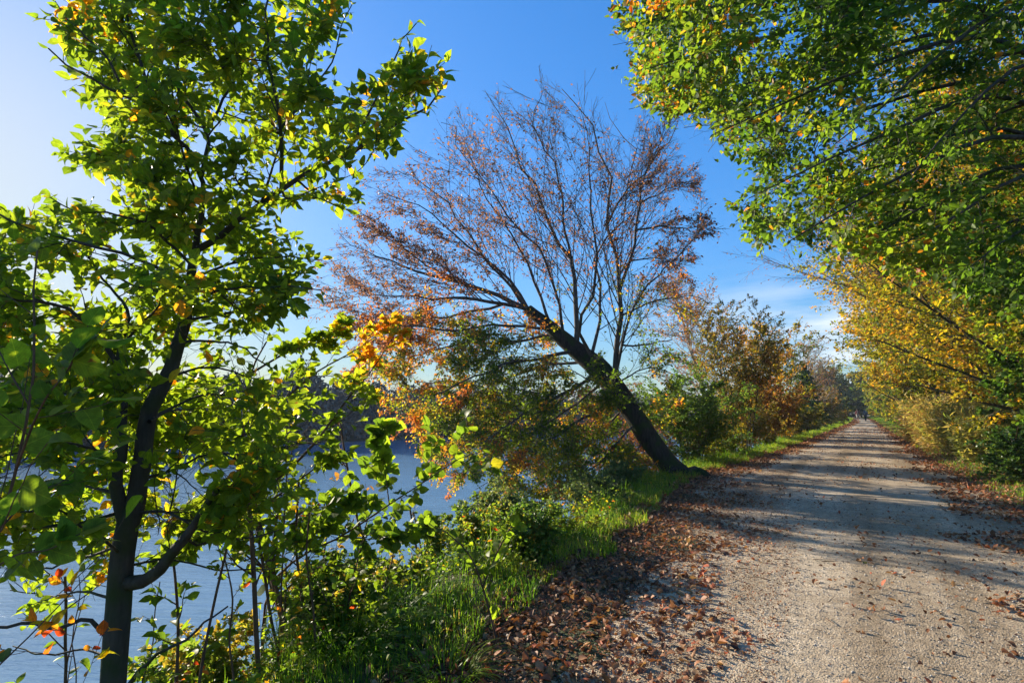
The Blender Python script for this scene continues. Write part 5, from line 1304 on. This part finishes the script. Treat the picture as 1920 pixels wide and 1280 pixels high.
# twigs lying in the leaves
N = 420
s = 1.5 + 14 * rng.random(N) ** 1.6; x = tl(s) + 2.4 * rng.random(N) ** 1.5
a = rng.uniform(0, pi, N); L = rng.uniform(.04, .22, N); c0 = np.stack([x, s, np.maximum(path_z(x, s), ground_z(x, s)) + .012], -1)
dv = np.stack([np.cos(a), np.sin(a), rng.uniform(-.05, .08, N)], -1) * L[:, None] / 2; bend_ = rng.normal(size=(N, 3)) * (L * .07)[:, None]; bend_[:, 2] = np.abs(bend_[:, 2])
mb_ = MB(); tubes(mb_, np.stack([c0 - dv, c0 + bend_, c0 + dv], 1), np.stack([rng.uniform(.002, .004, N)] * 3, 1) * np.array([1, .9, .5]), 4)
tag(mb_.build('fallen_twigs', M['stem']), 'small dry twigs scattered through the leaf litter', 'twigs', kind='stuff')

# fallen leaves
def litter(N, sfun):
    s, x, sz = sfun(N)
    p = np.stack([x, s, 0 * x], -1); inp = (x > tl(s) + .2) & (x < tr(s))
    p[:, 2] = np.where(inp, path_z(x, s), ground_z(x, s)) + rng.uniform(.004, .022, len(x)) + sz * .05
    dd = rng.normal(size=p.shape); dd[:, 2] *= .25
    nm = nrm(np.array([0, 0, 1.]) + rng.normal(size=p.shape) * .36)
    return p, dd, nm, sz


def f_left(N):
    s = .9 + 125 * rng.random(N) ** 3.1
    w = np.interp(s, [0, 3, 5, 10, 20, 60], [2.1, 2.0, 1.8, 1.5, 1.1, 1.0])
    u = rng.random(N); x = tl(s) + .02 + w * u ** 2.1 * (1 + .25 * noise(np.stack([s, 0 * s, 0 * s], -1), 2.0)) - .15 - .7 * (rng.random(N) < .07) * rng.random(N)
    return s, x, (.016 + .062 * rng.random(N) ** 1.4) * np.interp(s, [0, 15, 60, 130], [1, 1.1, 1.9, 3])


def f_mid(N):
    s = 1.2 + 60 * rng.random(N) ** 2.1
    u = rng.random(N); x = tl(s) + .6 + (tr(s) - tl(s) - .5) * u
    k_ = (noise(np.stack([x, s, 0 * s], -1), 2.4, 1) + rng.normal(size=N) * .7) > .15
    return s[k_], x[k_], ((.010 + .055 * rng.random(N) ** 2.2) * np.interp(s, [0, 15, 60], [1, 1.1, 1.7]))[k_]


def f_crumb(N):
    s = 1.0 + 16 * rng.random(N) ** 1.6
    x = tl(s) - .1 + 2.2 * rng.random(N) ** 1.5
    return s, x, rng.uniform(.008, .022, N)


def f_right(N):
    s = 4 + 120 * rng.random(N) ** 2.1
    w = np.interp(s, [0, 12, 20, 60], [2.0, 2.1, 1.6, 1.2])
    u = rng.random(N); x = tr(s) + 1.2 - w * u ** 1.1 * (1 + .25 * noise(np.stack([s, 0 * s, 0 * s], -1), 2.0, 1))
    return s, x, rng.uniform(.035, .08, N) * np.interp(s, [0, 15, 60, 130], [1, 1.1, 1.9, 3])


mb_ = MB()
lt_ = tinter(.42, .20, [(.12, 1.0, 0)])
for N, f in ((52000, f_left), (22000, f_mid), (36000, f_crumb), (26000, f_right)):
    p, dd, nm, sz = litter(N, f); tt = np.clip(lt_(p) + .14 * rng.normal(size=len(p)), 0, 1); tt = np.where(rng.random(len(tt)) < .9, np.minimum(tt, .82), tt)
    put_leaves(mb_, p, dd, nm, sz, tt, 'dead')
tag(mb_.build('fallen_leaves', M['litter']), 'brown and rust autumn leaves littering both edges of the path', 'fallen leaves', kind='stuff')

# loose grit on the near path
N = 26000
s = 1.3 + 11 * rng.random(N) ** 1.8; x = tl(s) + .35 + (tr(s) - tl(s) - .35) * rng.random(N)
ico = np.array([(1, 0, 0), (-1, 0, 0), (0, 1, 0), (0, -1, 0), (0, 0, .8), (0, 0, -.8)], float)
fi = np.array([(0, 2, 4), (2, 1, 4), (1, 3, 4), (3, 0, 4), (2, 0, 5), (1, 2, 5), (3, 1, 5), (0, 3, 5)])
sz = rng.uniform(.0025, .0075, N) * np.interp(s, [0, 12], [1, 1.6]); c = np.stack([x, s, path_z(x, s) + sz * .3], -1)
an = rng.uniform(0, 6.28, N); V = ico[None] * rng.uniform(.6, 1.2, (N, 6, 1)); ca, sa = np.cos(an)[:, None], np.sin(an)[:, None]
V = np.stack([V[..., 0] * ca - V[..., 1] * sa, V[..., 0] * sa + V[..., 1] * ca, V[..., 2]], -1) * sz[:, None, None] + c[:, None]
m, n, l, o = new_mat('grit')
at = n.new("ShaderNodeAttribute"); at.attribute_name = 'tint'; r = ramp(n, [(0, (.14, .12, .095)), (.6, (.32, .28, .22)), (1, (.5, .46, .4))]); l.new(at.outputs['Fac'], r.inputs[0])
b = n.new("ShaderNodeBsdfPrincipled"); b.inputs['Roughness'].default_value = .8; l.new(r.outputs[0], b.inputs['Base Color']); l.new(b.outputs[0], o.inputs['Surface'])
mb_ = MB(); mb_.add(V, (fi[None] + (np.arange(N) * 6)[:, None, None]).reshape(-1, 3), np.repeat(rng.random(N), 6))
tag(mb_.build('gravel', m), 'loose pale grit on the near stretch of the path', 'gravel', kind='stuff')

# ---- far wood across the lake
N = 130000
fs = np.array(_fs); u = rng.random(N) * (len(fs) - 1); i = np.clip(u.astype(int), 0, len(fs) - 2); f = (u - i)[:, None]
c = fs[i] * (1 - f) + fs[i + 1] * f
back = nrm(np.array([[-.8, .6, 0]])); bk = 14 * rng.random(N) ** 1.5
c = c + back * (1 + bk)[:, None]
along = np.stack([c[:, 0], c[:, 1], 0 * bk], -1)
canopy = 5.6 + 1.6 * noise(along, 14, 0) + 1.3 * noise(along, 5.0, 1) + .5 * noise(along, 2.2, 2)
c[:, 2] = WATER + .2 + canopy * rng.random(N) ** .7 * (1 - .1 * rng.random(N))
dd = rng.normal(size=c.shape)
mb_ = MB(); put_leaves(mb_, c, dd, rng.normal(size=c.shape), rng.uniform(.3, .65, N), tinter(.4, .2, [(.3, 9, 0)])(c), 'low')
m, n, l, o = new_mat('far_foliage')
at = n.new("ShaderNodeAttribute"); at.attribute_name = 'tint'; r = ramp(n, [(0, (.09, .10, .085)), (.5, (.13, .125, .10)), (1, (.20, .15, .11))]); l.new(at.outputs['Fac'], r.inputs[0])
b = n.new("ShaderNodeBsdfPrincipled"); b.inputs['Roughness'].default_value = .8; l.new(r.outputs[0], b.inputs['Base Color']); l.new(b.outputs[0], o.inputs['Surface'])
tag(mb_.build('far_wood', m), 'dark wood along the opposite shore of the lake', 'wood', kind='stuff')


# ---- the two walkers
def skinned(name, mat, parent, verts, edges, radii, root=0, lv=2):
    me = bpy.data.meshes.new(name); me.from_pydata([tuple(v) for v in verts], edges, [])
    o = bpy.data.objects.new(name, me); COL.objects.link(o); o.parent = parent
    me.materials.append(mat)
    sk = o.modifiers.new('skin', 'SKIN'); sk.use_smooth_shade = True
    for v, r in zip(me.skin_vertices[0].data, radii): v.radius = (r, r)
    me.skin_vertices[0].data[root].use_root = True
    ss = o.modifiers.new('sub', 'SUBSURF'); ss.levels = lv; ss.render_levels = lv
    return o


def person(loc, rz, label, stride, shorts, colours, back):
    t = thing('person', loc, label, 'person'); t.rotation_euler = (0, 0, rz)
    skin_m = plain_mat('skin', (.42, .25, .17), .6); top_m = plain_mat('jacket_cloth', colours[0]); leg_m = plain_mat('trouser_cloth', colours[1]); hair_m = plain_mat('hair', colours[2]); shoe_m = plain_mat('shoe', (.03, .03, .03))
    v = []; e = []; r = []
    def add(p, rad, par=None):
        v.append(p); r.append(rad)
        if par is not None: e.append((par, len(v) - 1))
        return len(v) - 1
    pel = add((0, 0, .95), .14); wai = add((0, 0, 1.10), .13, pel); che = add((0, .01, 1.32), .155, wai); nck = add((0, .0, 1.47), .06, che)
    hd = add((0, .015, 1.55), .08, nck); ht = add((0, .01, 1.68), .085, hd)
    J = {}
    for sd in (-1, 1):
        st = stride * sd
        hip = add((sd * .09, 0, .90), .09, pel); kn = add((sd * .10, st * .5 + .03, .50), .06, hip); ak = add((sd * .10, st, .09), .038, kn); toe = add((sd * .10, st + .17, .035), .035, ak)
        sh = add((sd * .19, 0, 1.40), .058, che); el = add((sd * .25, -.03 - st * .3, 1.13), .042, sh); wr = add((sd * .25, .08 - st * .6, .90), .026, el); pa = add((sd * .25, .10 - st * .65, .83), .032, wr)
        for k_, (dx, dl) in enumerate([(-.03, .075), (-.01, .09), (.01, .085), (.028, .065)]):
            a_ = add((sd * .25 + dx * .4, .11 - st * .66 + dx, .79), .010, pa); add((sd * .25 + dx * .4, .13 - st * .66 + dx, .83 - dl - .03), .008, a_)
        add((sd * .25 - sd * .035, .14 - st * .65, .80), .010, pa)
        J[sd] = (hip, kn, ak, toe, sh, el, wr)
    skinned('body', skin_m, t, v, e, r)
    g = lambda i_, f_=1.0: (tuple(v[i_]), r[i_] * f_)
    # jacket: torso and sleeves
    jv = [v[pel], v[wai], v[che], (0, 0, 1.45)]; je = [(0, 1), (1, 2), (2, 3)]; jr = [.175, .165, .185, .085]
    for sd in (-1, 1):
        _, _, _, _, sh, el, wr = J[sd]; b_ = len(jv); jv += [v[sh], v[el], v[wr]]; je += [(2, b_), (b_, b_ + 1), (b_ + 1, b_ + 2)]; jr += [.078, .06, .042]
    skinned('jacket', top_m, t, jv, je, jr)
    lv_ = [(0, 0, .96)]; le = []; lr = [.165]
    for sd in (-1, 1):
        hip, kn, ak, toe, *_ = J[sd]; b_ = len(lv_); lv_ += [v[hip], v[kn]]; le += [(0, b_), (b_, b_ + 1)]; lr += [.115, .085]
        if not shorts: lv_.append(v[ak]); le.append((b_ + 1, b_ + 2)); lr.append(.062)
    skinned('shorts' if shorts else 'trousers', leg_m, t, lv_, le, lr)
    skinned('hair', hair_m, t, [(0, -.02, 1.63), (0, -.015, 1.715), (0, -.06, 1.60)], [(0, 1), (0, 2)], [.085, .082, .06])
    for sd in (-1, 1):
        hip, kn, ak, toe, *_ = J[sd]
        skinned('shoe', shoe_m, t, [(v[ak][0], v[ak][1] - .04, .05), (v[ak][0], v[ak][1] + .08, .045), (v[toe][0], v[toe][1] + .02, .035)], [(0, 1), (1, 2)], [.05, .048, .036])
    if back:
        skinned('backpack', plain_mat('backpack_cloth', back), t, [(0, -.20, 1.38), (0, -.22, 1.2), (0, -.20, 1.05)], [(0, 1), (1, 2)], [.11, .14, .12])
    return t


for (px, dd, lab, st, sh, colr, bk, rz) in [
    (1608, 0, 'walker in maroon top and light shorts, left of the pair far down the path', .20, True, ((.16, .02, .03), (.30, .28, .26), (.03, .02, .015)), (.03, .03, .035), .25),
    (1620.5, 1, 'walker in dark trousers and grey jacket, right of the pair far down the path', .22, False, ((.12, .125, .13), (.012, .012, .015), (.02, .015, .012)), None, -2.9)]:
    y_ = (95.0, 99.0)[dd]; x_ = {0: -1.45, 1: -.55}[dd]
    person((x_, y_, float(path_z(np.array(x_), np.array(y_)))), rz, lab, st, sh, colr, bk)

# ---- thin autumn air over the lake
m, n, l, o = new_mat('air')
pv = n.new("ShaderNodeVolumePrincipled"); pv.inputs['Color'].default_value = (.72, .85, 1, 1); pv.inputs['Density'].default_value = .0004; pv.inputs['Anisotropy'].default_value = .1
l.new(pv.outputs[0], o.inputs['Volume'])
mb_ = MB(); x0, x1, y0, y1, z0, z1 = -430, 705, -305, 1205, -5.5, 24
mb_.add([(x0, y0, z0), (x1, y0, z0), (x1, y1, z0), (x0, y1, z0), (x0, y0, z1), (x1, y0, z1), (x1, y1, z1), (x0, y1, z1)],
        np.array([[0, 3, 2, 1], [4, 5, 6, 7], [0, 1, 5, 4], [1, 2, 6, 5], [2, 3, 7, 6], [3, 0, 4, 7]]))
tag(mb_.build('haze', m), 'thin pale air over the lake and path', 'haze', kind='stuff')
